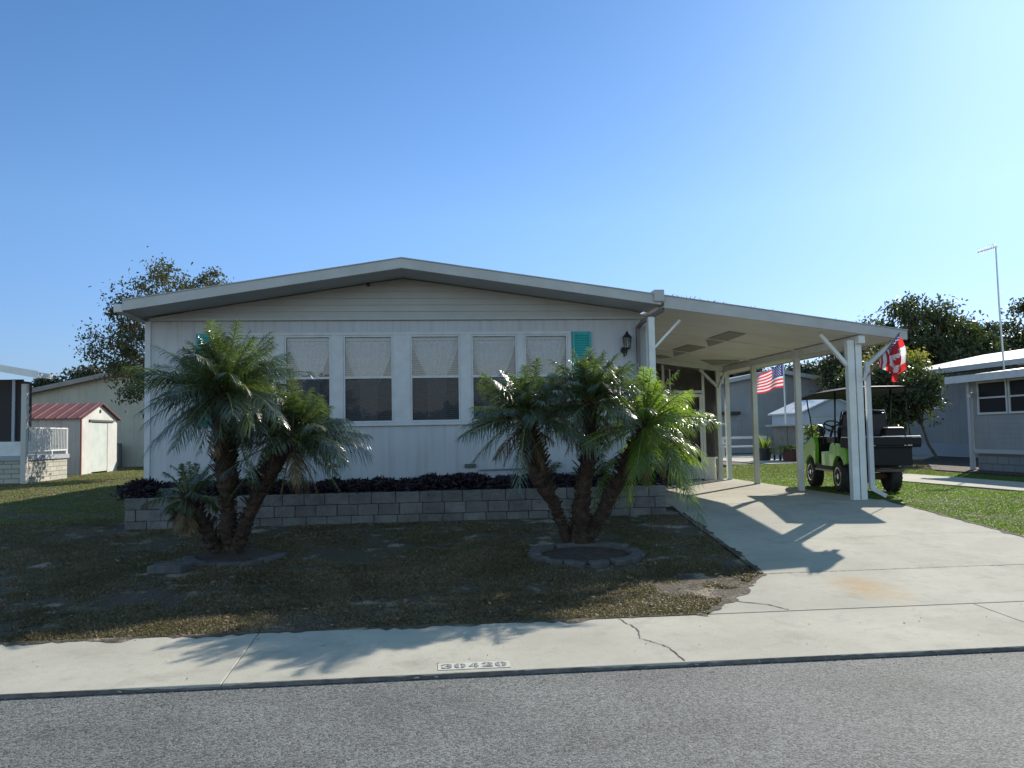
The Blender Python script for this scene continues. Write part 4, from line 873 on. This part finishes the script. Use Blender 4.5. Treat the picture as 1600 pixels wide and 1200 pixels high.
q = MB(); q.box(-14.8, -14.7, 38.5, 38.62, .44, 1.5); q.box(-13.65, -13.55, 38.5, 38.62, .44, 1.5); q.box(-14.7, -13.65, 38.5, 38.62, 1.42, 1.5); pt('frame', q, mat('dark_frame', (.07, .07, .07), .6), en)
# grey house behind the carport
gh = thing('neighbor_house', (16.5, 42, .44), 'plain grey sided house with a low gable behind the carport posts', 'house')
q = MB(); q.box(13.0, 20.9, 40, 52, .44, 3.72); q.prism([(13.0, 3.721), (20.9, 3.721), (17.3, 4.38)], 40, 40.1); pt('wall', q, gray_m, gh)
q = MB(); q.prism([(12.6, 3.72), (17.3, 4.58), (17.3, 4.38), (12.6, 3.52)], 39.6, 52.3); q.prism([(17.3, 4.58), (21.3, 3.86), (21.3, 3.66), (17.3, 4.38)], 39.6, 52.3); pt('roof', q, mat('grey_roof_edge', (.33, .35, .36), .6), gh)
pt('wall_bracket', MB().box(14.4, 15.35, 39.7, 39.99, 2.36, 2.50), blackm, gh, bevel=.02)
# white storage shed between
ws_ = thing('white_shed', (16.2, 33.5, .44), 'small white gabled shed seen past the golf cart windshield', 'shed')
q = MB(); q.prism([(15.35, .44), (18.2, .44), (18.2, 2.25), (16.7, 2.85), (15.35, 2.3)], 33, 36); pt('wall', q, mat('white_vinyl_wall', (.62, .64, .68), .6, (.55, .57, .6), 2), ws_)
q = MB(); q.prism([(15.2, 2.27), (16.7, 2.91), (16.7, 2.855), (15.2, 2.21)], 32.85, 36.1); q.prism([(16.7, 2.91), (18.35, 2.24), (18.35, 2.18), (16.7, 2.855)], 32.85, 36.1); pt('roof', q, metalw, ws_)
pt('door', MB().box(16.9, 17.8, 32.96, 32.998, .5, 2.1), mat('shed_door_pale', (.7, .7, .7), .5), ws_)
# cabinet, pots, bench on the back patio
tag(MB().hexa([(11.2, 26.6, .44), (20, 28.2, .44), (20, 38, .44), (10.5, 36, .44)], [(11.2, 26.6, .465), (20, 28.2, .465), (20, 38, .465), (10.5, 36, .465)]).build('patio', walk_m), kind='structure')
cbn = thing('outdoor_cabinet', (13.0, 29.2, .465), 'tall weathered grey cabinet with overhanging flat top on the back patio', 'cabinet')
q = MB(); q.box(12.6, 13.25, 29.0, 29.6, .66, 1.70); pt('body', q, mat('weathered_wood', (.30, .28, .25), .8, (.22, .21, .19), 5), cbn, bevel=.01)
pt('top', MB().box(12.42, 13.7, 28.85, 29.75, 1.70, 1.76), mat('grey_counter', (.45, .46, .47), .5), cbn); q = MB()
for x in (12.64, 13.2):
    for y in (29.04, 29.55): pt('leg', MB().box(x-.03, x+.03, y-.03, y+.03, .465, .66), blackm, cbn)
pt('door_seam', MB().box(12.918, 12.932, 28.994, 28.999, .68, 1.68), blackm, cbn)
bn = thing('picnic_bench', (13.2, 34, .465), 'white wooden bench with diagonal braces on the back patio', 'bench')
q = MB(); q.box(12.2, 14.2, 33.9, 33.96, 1.22, 1.32); pt('top_rail', q, white, bn)
for x in (12.25, 13.95):
    pt('leg', MB().box(x, x+.1, 33.9, 34.0, .465, 1.22), white, bn); s__ = 1 if x < 13 else -1
    pt('brace', MB().bar((x+.05, 33.93, .95), (x+.05+s__*.32, 33.93, 1.24), .06, .05), white, bn)
pt('seat', MB().box(12.2, 14.2, 33.75, 34.15, .86, .92), white, bn)
terra = mat('red_brown_pot', (.12, .045, .035), .6, (.09, .035, .03), 6); darkpot = mat('dark_pot', (.03, .028, .028), .5)
leafg = mat('pot_leaf', (.10, .16, .04), .45, (.2, .22, .06), 4, rand=.3, trans=.35, tcol=(.3, .4, .06))
def potplant(x, y, r_, h_, m_, lab, kind='spike', z=.465, ph=.6, seed=1):
    t = thing('potted_plant', (x, y, z), lab, 'potted plant')
    pt('pot', MB().lathe([(0, 0), (r_*.75, 0), (r_, h_*.9), (r_*1.06, h_*.9), (r_*1.06, h_), (r_*.9, h_), (r_*.9, h_*.85), (0, h_*.85)], (x, y, z), 18), m_, t)
    r = np.random.default_rng(seed); n = 40 if kind == 'spike' else 420
    if kind == 'spike':
        a = r.uniform(0, 6.28, n); D = np.stack([np.cos(a)*.35, np.sin(a)*.35, r.uniform(.7, 1.2, n)], 1); B = np.stack([x+np.cos(a)*r_*.4, y+np.sin(a)*r_*.4, np.full(n, z+h_*.85)], 1)
        V, F = leaf_strips(B, D, r.normal(0, 1, (n, 3)), r.uniform(.5, 1, n)*ph, r.uniform(.04, .07, n), .1, 3)
    else:
        B = np.stack([r.normal(x, r_*.7, n), r.normal(y, r_*.7, n), z+h_+r.uniform(0, 1, n)*ph], 1); D = r.normal(0, 1, (n, 3)); V, F = leaf_strips(B, D, r.normal(0, 1, (n, 3)), r.uniform(.08, .15, n), r.uniform(.05, .08, n), .2, 2)
    quick('foliage', V, F, leafg, t, org=(x, y, z))
potplant(12.3, 29.6, .26, .45, darkpot, 'dark pot with upright yellow-green spiky leaves left of the grey cabinet', ph=.75, seed=3)
potplant(12.72, 28.4, .30, .42, terra, 'wide red-brown pot in front of the grey cabinet', 'bush', ph=.08, seed=4)
potplant(13.75, 28.9, .2, .4, darkpot, 'pot with yellow-green leafy bush right of the flagpole', 'bush', ph=.85, seed=5)
gr_ = thing('barbecue_grill', (14.3, 29.5, .465), 'black kettle barbecue grill standing between the carport post and golf cart', 'grill')
pt('bowl', MB().lathe([(0, .75), (.16, .78), (.27, .92), (.29, 1.02), (.27, 1.14), (.17, 1.26), (0, 1.30)], (14.3, 29.5, .465), 18), blackm, gr_, smooth=True)
for a in (.5, 2.6, 4.7): pt('leg', MB().tube([(14.3+.2*math.cos(a), 29.5+.2*math.sin(a), .86+.465-.1), (14.3+.33*math.cos(a), 29.5+.33*math.sin(a), .465)], .016, 6), blackm, gr_)
# right neighbour
rn = thing('neighbor_house', (18, 25, .44), 'grey neighbouring house at the right edge with bright white metal roof and wide dark windows', 'house')
q = MB(); q.box(14.0, 19.2, 8.0, 20.15, .90, 2.80); pt('porch_wall', q, gray_m, rn)
q = MB(); q.box(14.02, 19.2, 8.05, 20.1, .40, .895); pt('porch_skirting', q, grayblock, rn)
q = MB(); q.box(19.3, 27, 14, 32.0, .95, 3.55); pt('main_wall', q, gray_m, rn)
q = MB(); q.box(19.28, 27, 14, 32.02, .40, .948); pt('main_skirting', q, mat('pale_blue_skirting', (.30, .33, .38), .6), rn)
pt('sill_band', MB().box(13.955, 13.999, 8.0, 20.17, .90, 1.0), mat('grey_trim', (.42, .43, .44), .5), rn)
# porch roof rising to the main wall, and main roof above
q = MB(); q.prism([(13.55, 2.87), (19.3, 3.52), (19.3, 3.40), (13.55, 2.75)], 7.5, 20.5); pt('porch_roof', q, metalw, rn)
q = MB(); q.prism([(13.5, 2.88), (13.545, 2.88), (13.545, 2.70), (13.5, 2.70)], 7.5, 20.55); pt('porch_gutter', q, trimw, rn)
q = MB(); q.prism([(18.7, 3.70), (23.2, 4.55), (23.2, 4.40), (18.7, 3.55)], 13.5, 32.6); q.prism([(23.2, 4.55), (27.6, 3.70), (27.6, 3.55), (23.2, 4.40)], 13.5, 32.6); pt('main_roof', q, metalw, rn)
pt('main_gutter', MB().box(18.62, 18.698, 13.5, 32.6, 3.52, 3.70), trimw, rn)
for a in (17.75, 16.65, 15.55, 14.45): plain_window(rn, 'x', 14.0, a-.0, a+1.05, 1.88, 2.72, 1, .05)
plain_window(rn, 'x', 14.0, 18.85, 19.95, 1.88, 2.72, 1, .05)
plain_window(rn, 'x', 19.3, 29.45, 30.6, 2.25, 3.30, 1, .12)
pt('downspout', MB().box(13.90, 13.99, 20.17, 20.27, .47, 2.74), mat('grey_spout', (.42, .43, .45), .5), rn)
pt('wall_lamp', MB().bar((13.9, 19.98, 2.42), (13.7, 19.9, 2.36), .1, .08), trimw, rn)
an = thing('tv_antenna', (16.97, 23.0, 3.4), 'tall thin television antenna mast standing above the right neighbour roof', 'antenna')
pt('mast', MB().tube([(17.0, 23.0, 3.25), (16.95, 23, 5.2), (16.94, 23.0, 6.93)], [.03, .025, .02], 8), mat('galvanised', (.45, .46, .47), .35, metal=.7), an)
q = MB(); q.tube([(16.98, 23, 6.92), (16.3, 22.9, 6.72)], .022, 6)
for k in range(9):
    t_ = k/8; c_ = Vector((16.94-.62*t_, 23-.1*t_, 6.92-.18*t_)); l_ = .34-.14*t_; q.tube([tuple(c_+Vector((-.30*l_/.34, -l_*1.1, .04))), tuple(c_+Vector((.30*l_/.34, l_*1.1, .0)))], .010, 5)
pt('antenna_head', q, mat('bright_aluminium', (.8, .8, .8), .35, metal=.4), an)
# path and bed at right
V = [(10.42, 17.25), (11.52, 19.05), (11.9, 15.5), (12.9, 8), (11.6, 8), (10.3, 13.6)]
q = MB(); q.prism([(10.35, 17.2), (10.3, 13.6), (11.3, 6.9), (12.5, 6.9), (11.75, 15.4), (11.55, 19.0)], .40, .468, 'z'); 
pq = [(9.9, 17.6), (10.25, 13.6), (11.2, 13.6), (11.75, 15.4), (11.6, 19.2), (11.0, 19.3)]
q = MB(); q.prism(pq, .40, .468, 'z'); tag(q.build('side_path', walk_m), kind='structure')
q = MB(); q.prism([(13.0, 9), (14.0, 9), (14.0, 20.4), (19.2, 20.4), (19.2, 30), (17.2, 27.5), (13.2, 20.8)], .40, .472, 'z'); tag(q.build('mulch_bed', MATS['dark_mulch']), kind='structure')

# ================================================================ broadleaf trees
def tree(label, base, cx, cy, z0, z1, rx, ry, nleaf, lsz, lm, seed, trunk_r=.14, clusters=70, group=None, spread=.5, name='broadleaf_tree', low=.0):
    r = np.random.default_rng(seed); t = thing(name, base, label, 'tree', group); tb = MB()
    cz_ = (z0+z1)/2; rz_ = (z1-z0)/2; fork = Vector((base[0]+(cx-base[0])*.4, base[1]+(cy-base[1])*.4, base[2]+max(.25*(z1-base[2]), z0-base[2]+.15*rz_)*.75))
    tb.tube([base, tuple(Vector(base).lerp(fork, .5)+Vector((r.normal(0, .08), 0, 0))), tuple(fork)], [trunk_r, trunk_r*.8, trunk_r*.65], 9)
    C = []
    for k in range(clusters):
        while True:
            p = r.uniform(-1, 1, 3)
            if .25 < np.linalg.norm(p) < 1 and r.random() < .35+.65*np.linalg.norm(p): break
        p = p*(1+.05*r.normal()); C.append((cx+p[0]*rx, cy+p[1]*ry, cz_+p[2]*rz_))
    C = np.array(C); nl_ = 7; limbs = []
    for k in range(nl_):
        a = 2*math.pi*k/nl_+r.normal(0, .2); e = Vector((cx+rx*.5*math.cos(a), cy+ry*.5*math.sin(a), cz_+rz_*r.uniform(-.2, .5))); mid = fork.lerp(e, .5)+Vector((r.normal(0, .1), r.normal(0, .1), .15*rz_))
        tb.tube([tuple(fork), tuple(mid), tuple(e)], [trunk_r*.5, trunk_r*.32, trunk_r*.18], 6); limbs += [mid, e]
    for c in C:
        c = Vector(c); l = min(limbs, key=lambda q_: (q_-c).length); m2 = l.lerp(c, .5)+Vector(r.normal(0, .08, 3)); tb.tube([tuple(l), tuple(m2), tuple(c)], [max(.02, trunk_r*.14), max(.014, trunk_r*.09), .008], 4, False)
    pt('trunk', tb, barkt, t)
    idx = r.integers(0, len(C), nleaf); sc_ = r.uniform(.5, 1.25, len(C))[idx]*spread
    P_ = C[idx]+r.normal(0, 1, (nleaf, 3))*np.stack([sc_, sc_, sc_*.7], 1)*.55
    D = r.normal(0, 1, (nleaf, 3)); D[:, 2] -= .3
    V, F = leaf_strips(P_, D, r.normal(0, 1, (nleaf, 3)), lsz*r.uniform(.6, 1.3, nleaf), lsz*.5*r.uniform(.7, 1.2, nleaf), .25, 2)
    quick('crown', V, F, lm, t, org=base); return t
lf_ol = mat('olive_leaf', (.050, .062, .030), .6, (.08, .075, .04), 1.2, rand=.35, spec=.3, trans=.25, tcol=(.11, .12, .03))
lf_dk = mat('dark_oak_leaf', (.045, .058, .030), .4, (.075, .085, .04), .8, rand=.4, trans=.28, tcol=(.10, .14, .03), spec=.25)
lf_br = mat('yellow_green_leaf', (.10, .13, .02), .6, (.16, .15, .03), 1.5, rand=.3, spec=.15, trans=.4, tcol=(.35, .36, .05))
lf_far = mat('far_leaf', (.03, .042, .022), .6, (.045, .055, .03), .5, rand=.3, trans=.2, tcol=(.07, .10, .03))
tree('thin olive tree with see-through crown rising behind the left corner of the house', (-8.0, 28, .44), -8.2, 28, 2.3, 7.4, 2.45, 2.2, 23000, .10, lf_ol, 39, .16, 190, spread=.42)
tree('large dark oak rising above the carport corner and golf cart', (27.5, 45, .44), 27.9, 45, 3.2, 8.9, 2.9, 2.8, 17000, .22, lf_dk, 32, .3, 140, spread=.7)
tree('dark oak right of the largest oak, behind the grey house roof', (31.5, 46, .44), 31.4, 46, 2.6, 7.9, 2.4, 2.6, 12000, .22, lf_dk, 33, .26, 110, spread=.7)
tree('dark tree behind the antenna at the right edge of the view', (37.5, 48, .44), 37.9, 48, 2.5, 9.3, 2.8, 2.6, 14000, .23, lf_dk, 34, .26, 120, spread=.7)
tree('low dark tree between the two oaks and the antenna', (34.6, 50, .44), 34.6, 50, 2.2, 8.0, 2.0, 2.4, 14000, .25, lf_far, 42, .2, 60, spread=.8)
tree('slim dark green tree between the golf cart and the grey house', (16.75, 26, .44), 15.4, 26, 1.9, 3.75, 1.1, 1.0, 9000, .12, lf_dk, 35, .055, 60, spread=.42)
tree('small yellow-green tree top beside the flags at the carport corner', (16.3, 28, .44), 16.4, 28, 3.1, 4.7, 1.0, .9, 5000, .13, lf_br, 36, .05, 30, spread=.35)
tree('olive bushy tree behind the golf cart canopy', (20.4, 38, .44), 20.3, 38, 1.6, 5.6, 1.5, 1.4, 15000, .18, lf_ol, 37, .14, 60, spread=.6)
tree('dark tree behind the golf cart, filling the gap under its canopy', (20.5, 34, .44), 19.2, 34, 1.2, 4.4, 1.9, 1.6, 18000, .17, lf_dk, 38, .13, 70, spread=.55)
for k, (x, y, zt, rx, lab) in enumerate(((24.5, 62, 6.9, 2.6, 'distant tree above the left end of the grey house roof'), (28.8, 60, 6.6, 2.4, 'distant tree seen between the carport posts right of the pole flag'), (33, 64, 7.4, 2.6, 'distant tree seen between the middle and double carport posts'), (20.5, 66, 6.6, 2.2, 'distant sparse tree seen between the two rear carport posts'))):
    tree(lab, (x, y, .44), x, y, 2.2, zt, rx, 2.2, 9000, .3, lf_far, 50+k, .2, 50, 'distant trees behind the carport', spread=.9)
for k, (x, y, zt, rx, lab) in enumerate(((-30.2, 70, 6.7, 2.2, 'leftmost distant tree above the beige house roof'), (-27.2, 71, 7.7, 2.6, 'middle distant tree above the beige house roof'), (-23.5, 70, 7.9, 2.6, 'distant tree behind the thin olive tree'))):
    tree(lab, (x, y, .44), x, y, 2.2, zt, rx, 2.2, 9000, .32, lf_far, 60+k, .2, 50, 'distant trees left of the house', spread=.9)
# far tree line round the horizon
n = 90000; r = np.random.default_rng(77)
a = r.uniform(0, 2*math.pi, n); rad = r.uniform(95, 130, n); top = 3.6+1.3*np.sin(a*23)+.9*np.sin(a*57+1)+.5*np.sin(a*131+2)
P_ = np.stack([rad*np.cos(a), rad*np.sin(a), .3+top*r.uniform(0, 1, n)**.7], 1)
V, F = leaf_strips(P_, r.normal(0, 1, (n, 3)), r.normal(0, 1, (n, 3)), r.uniform(.6, 1.6, n), r.uniform(.5, 1.0, n), .2, 2)
tag(quick('far_woods', V, F, lf_far), 'low line of far woods on the horizon', 'woods', kind='stuff')

# ================================================================ grass
def vnoise(seed, cell):
    gr = np.random.default_rng(seed).uniform(0, 1, (256, 256))
    def f(x, y):
        u, v = np.asarray(x)/cell+100, np.asarray(y)/cell+100; i, j = np.floor(u).astype(int), np.floor(v).astype(int); a, b = u-i, v-j
        a, b = a*a*(3-2*a), b*b*(3-2*b); i %= 255; j %= 255
        return (gr[i, j]*(1-a)+gr[i+1, j]*a)*(1-b)+(gr[i, j+1]*(1-a)+gr[i+1, j+1]*a)*b
    return f
nA, nB, nC = vnoise(1, .9), vnoise(2, .33), vnoise(3, .13)
def cover(x, y): return .45*nA(x, y)+.35*nB(x, y)+.2*nC(x, y)
nD = vnoise(5, 1.3); nE = vnoise(6, .4)
def green(x, y): return .6*nD(x, y)+.4*nE(x, y)
def grass(nm, x0, x1, y0, y1, dens, h, wd, m_, seed, mask=None, bare=None, lab=''):
    r = np.random.default_rng(seed); n = int((x1-x0)*(y1-y0)*dens); x = r.uniform(x0, x1, n); y = r.uniform(y0, y1, n)
    k = np.ones(n, bool)
    if mask: k &= mask(x, y)
    pat = np.sin(x*2.1+1.3*np.sin(y*1.7))+np.sin(y*2.9+x*.7)+.8*np.sin(x*5.3+y*4.1)
    if bare is not None: k &= r.uniform(-1, 1, n)*1.2 > bare-pat*.7
    x, y, pat = x[k], y[k], pat[k]; n = len(x); z = hf(y)-.004
    D = np.stack([r.normal(0, .6, n), r.normal(0, .6, n), np.full(n, 1.)], 1)
    V, F = leaf_strips(np.stack([x, y, z], 1), D, r.normal(0, 1, (n, 3)), h*r.uniform(.5, 1.3, n)*(1+.2*pat), wd*r.uniform(.7, 1.3, n), .5, 2)
    tag(quick(nm, V, F, m_), lab, 'grass', kind='stuff')
g_dry = mat('dry_lawn_blade', (.115, .082, .042), .6, (.20, .145, .085), 1.4, lo=.4, hi=.6, rand=.4, trans=.3, tcol=(.20, .18, .05))
g_grn = mat('green_lawn_blade', (.085, .145, .022), .55, (.14, .15, .03), .55, lo=.5, hi=.75, rand=.3, trans=.35, tcol=(.25, .40, .05))
def fmask(x, y):
    drv = x < np.where(y < 8.2, 2.3+(y-6.81)*.76, 3.36+(y-8.2)*.085)-.01
    drv |= (y > 12.7)
    in_pl = (x > -4.2) & (x < 3.5) & (y > 11.98)
    return drv & ~in_pl & (((x-1.76)/.56)**2+((y-9.44)/.52)**2 > 1) & ~((((x+2.25)/.47)**2+((y-10.0)/.45)**2 < 1)) & ~((x > -4.4) & (y > 12))
grass('front_lawn_grass', -6.5, 3.9, 6.80, 13.2, 4200, .042, .006, g_dry, 91, lambda x, y: fmask(x, y) & (cover(x, y)+rng.normal(0, .05, len(x)) > .40), lab='patchy brownish green front lawn grass around the palms')
grass('verge_grass', -6.5, 2.6, 6.76, 7.0, 1400, .05, .007, g_dry, 92, lambda x, y: x < 2.25, lab='grass blades creeping over the edge of the sidewalk')
grass('side_lawn_grass', 7.12, 13.2, 8.2, 26.5, 2200, .05, .011, g_grn, 93, lambda x, y: ((x > 7.22) | (y > 12.7)) & ~((x > 10) & (x < 11.8) & (y > 13.6) & (y < 19.3)) & ~((x > 13.0) & (y < 20.6)), lab='bright green lawn beside the driveway')
g_olv = mat('olive_lawn_blade', (.11, .125, .035), .6, (.15, .125, .05), .6, lo=.4, hi=.65, rand=.3, trans=.35, tcol=(.27, .30, .08))
grass('left_lawn_grass', -14, -4.4, 12.5, 38, 650, .06, .016, g_olv, 94, lambda x, y: (x > -11.4) | (y > 28.6), lab='sunlit lawn left of the house')
grass('back_lawn_grass', 7.0, 16, 19.1, 27, 420, .06, .016, g_dry, 95, lambda x, y: (x < 13) | (y > 20.6), lab='brown and green lawn in front of the back patio')

# taller tufts and litter
def tufts(nm, lab, x0, x1, y0, y1, nt_, nb, h, sp, wd, m_, seed, mask):
    r = np.random.default_rng(seed); cx = r.uniform(x0, x1, nt_); cy = r.uniform(y0, y1, nt_); k = mask(cx, cy); cx, cy = cx[k], cy[k]; n_ = len(cx)*nb
    ix = np.repeat(np.arange(len(cx)), nb); sc_ = r.uniform(.4, 1.5, len(cx))[ix]; dx, dy = r.normal(0, 1, n_)*sp*sc_, r.normal(0, 1, n_)*sp*sc_; x, y = cx[ix]+dx, cy[ix]+dy
    k = mask(x, y+.03); x, y, dx, dy, sc_ = x[k], y[k], dx[k], dy[k], sc_[k]; n_ = len(x)
    D = np.stack([dx*6+r.normal(0, .3, n_), dy*6+r.normal(0, .3, n_), np.full(n_, 1.)], 1)
    V, F = leaf_strips(np.stack([x, y, hf(y)-.004], 1), D, r.normal(0, 1, (n_, 3)), h*sc_**.5*r.uniform(.6, 1.3, n_), wd*r.uniform(.7, 1.3, n_), .7, 3)
    tag(quick(nm, V, F, m_), lab, 'grass', kind='stuff')
g_mid = mat('mixed_lawn_blade', (.075, .09, .03), .55, (.15, .125, .06), 3.5, lo=.42, hi=.58, rand=.4, trans=.35, tcol=(.22, .24, .05))
tufts('grass_tufts', 'taller green and straw tufts along the sunlit edge of the front lawn', -6.5, 3.3, 6.82, 9.2, 4200, 34, .078, .04, .008, g_dry, 101, lambda x, y: fmask(x, y) & (cover(x, y) > .44))
tufts('grass_tufts', 'greener tufts mixed into the front lawn', -6.5, 3.5, 6.82, 12, 5200, 26, .065, .04, .007, g_mid, 104, lambda x, y: fmask(x, y) & (cover(x, y) > .46) & (green(x, y) > .52))
tufts('grass_tufts', 'scattered tufts in the shaded part of the front lawn', -6.5, 3.6, 9.0, 12.0, 2600, 26, .075, .045, .008, g_dry, 102, lambda x, y: fmask(x, y) & (cover(x, y) > .45))
tufts('grass_tufts', 'green tufts in the lawn right of the driveway', 7.25, 13, 8.3, 20, 1500, 24, .055, .06, .011, g_grn, 103, lambda x, y: (x > 7.25) & ~((x > 9.8) & (x < 11.9) & (y > 13.4) & (y < 19.4)) & ~((x > 12.9) & (y < 20.6)))
def litter(nm, lab, x0, x1, y0, y1, n, zf, seed, mask=None, sz=.03):
    r = np.random.default_rng(seed); x = r.uniform(x0, x1, n); y = y0+(y1-y0)*r.uniform(0, 1, n)
    if mask is not None: k = mask(x, y); x, y = x[k], y[k]
    n = len(x); D = r.normal(0, 1, (n, 3)); D[:, 2] *= .25
    V, F = leaf_strips(np.stack([x, y, zf(y)+.006], 1), D, np.stack([r.normal(0, .2, n), r.normal(0, .2, n), np.ones(n)], 1), sz*r.uniform(.5, 1.5, n), sz*.45*r.uniform(.6, 1.3, n), .1, 2)
    tag(quick(nm, V, F, mat('dry_leaf_litter', (.11, .065, .035), .8, (.24, .17, .10), 6, rand=.4)), lab, 'leaf litter', kind='stuff')
litter('leaf_litter', 'dry fallen leaves scattered over the front lawn', -6.5, 3.4, 6.8, 12, 1800, lambda y: hf(y)+.02, 111, fmask, .04)
litter('leaf_litter', 'bits of dry leaf and grit along the road edge below the kerb', -7, 8, 5.36, 5.575, 700, lambda y: np.full_like(y, .022), 112, None, .014)
litter('leaf_litter', 'a few dry leaf bits on the sidewalk', -5, 6, 5.7, 6.76, 60, lambda y: .052+(y-5.6)/1.19*.043, 113, None, .02)

def creep(name, pts, n_out, amp, zf, seed):
    r = np.random.default_rng(seed); P_ = []
    for (a, b) in zip(pts[:-1], pts[1:]):
        a, b = np.array(a, float), np.array(b, float); k = int(np.linalg.norm(b-a)/.03); P_ += [a+(b-a)*t for t in np.linspace(0, 1, k, endpoint=False)]
    P_ = np.array(P_); nn = len(P_); tt = np.arange(nn)*.03; nz_ = vnoise(seed, .22)(tt, tt*0)*.6+vnoise(seed+1, .06)(tt, tt*0)*.4
    w_ = amp*np.clip((nz_-.35)*2.6, 0, 1.5); n_out = np.array(n_out, float); o_ = P_+n_out*w_[:, None]; i_ = P_-n_out*.04
    V = [(p[0], p[1], zf(p[1])+.002) for p in i_]+[(p[0], p[1], zf(p[1])+.006) for p in P_]+[(p[0], p[1], zf(p[1])+.0025) for p in o_]
    F = [(i+q*nn, i+1+q*nn, i+1+(q+1)*nn, i+(q+1)*nn) for i in range(nn-1) for q in (0, 1)]
    tag(quick(name, V, F, soil), kind='structure')
swt = lambda y: .052+(min(y, 6.79)-5.6)/1.19*.043
creep('lawn_edge_soil', [(-9, 6.79), (2.3, 6.79)], (0, -1), .075, swt, 201)
creep('lawn_edge_soil', [(2.32, 6.83), (3.37, 8.19)], (.78, -.6), .06, lambda y: .097+(y-6.81)*.0464, 203)
creep('lawn_edge_soil', [(3.37, 8.25), (3.72, 12.0)], (1, 0), .05, lambda y: dz(y)+.001, 205)
creep('lawn_edge_soil', [(7.2, 8.25), (7.2, 12.6)], (-1, 0), .05, lambda y: dz(y)+.001, 207)
grass('creeping_edge_grass', -6.5, 2.4, 6.72, 6.86, 2600, .045, .007, g_dry, 121, lambda x, y: nB(x, x*0) > .42, lab='dry grass runners creeping onto the back edge of the sidewalk')

# dry twigs and leaves caught on the carport roof edge
r = np.random.default_rng(301); n = 60; x = np.concatenate([r.uniform(3.75, 4.7, 35), r.uniform(4.7, 7.4, 25)]); z = 3.727-.142*(x-3.665)
D = np.stack([r.normal(0, .6, n), r.normal(0, .3, n), r.uniform(.2, 1, n)], 1)
V, F = leaf_strips(np.stack([x, np.full(n, 12.53), z], 1), D, r.normal(0, 1, (n, 3)), r.uniform(.02, .08, n), r.uniform(.004, .012, n), .1, 2)
tag(quick('roof_debris', V, F, MATS['dry_leaf_litter']), 'dry twigs and leaf bits caught on the front edge of the carport roof', 'leaf litter', kind='stuff')
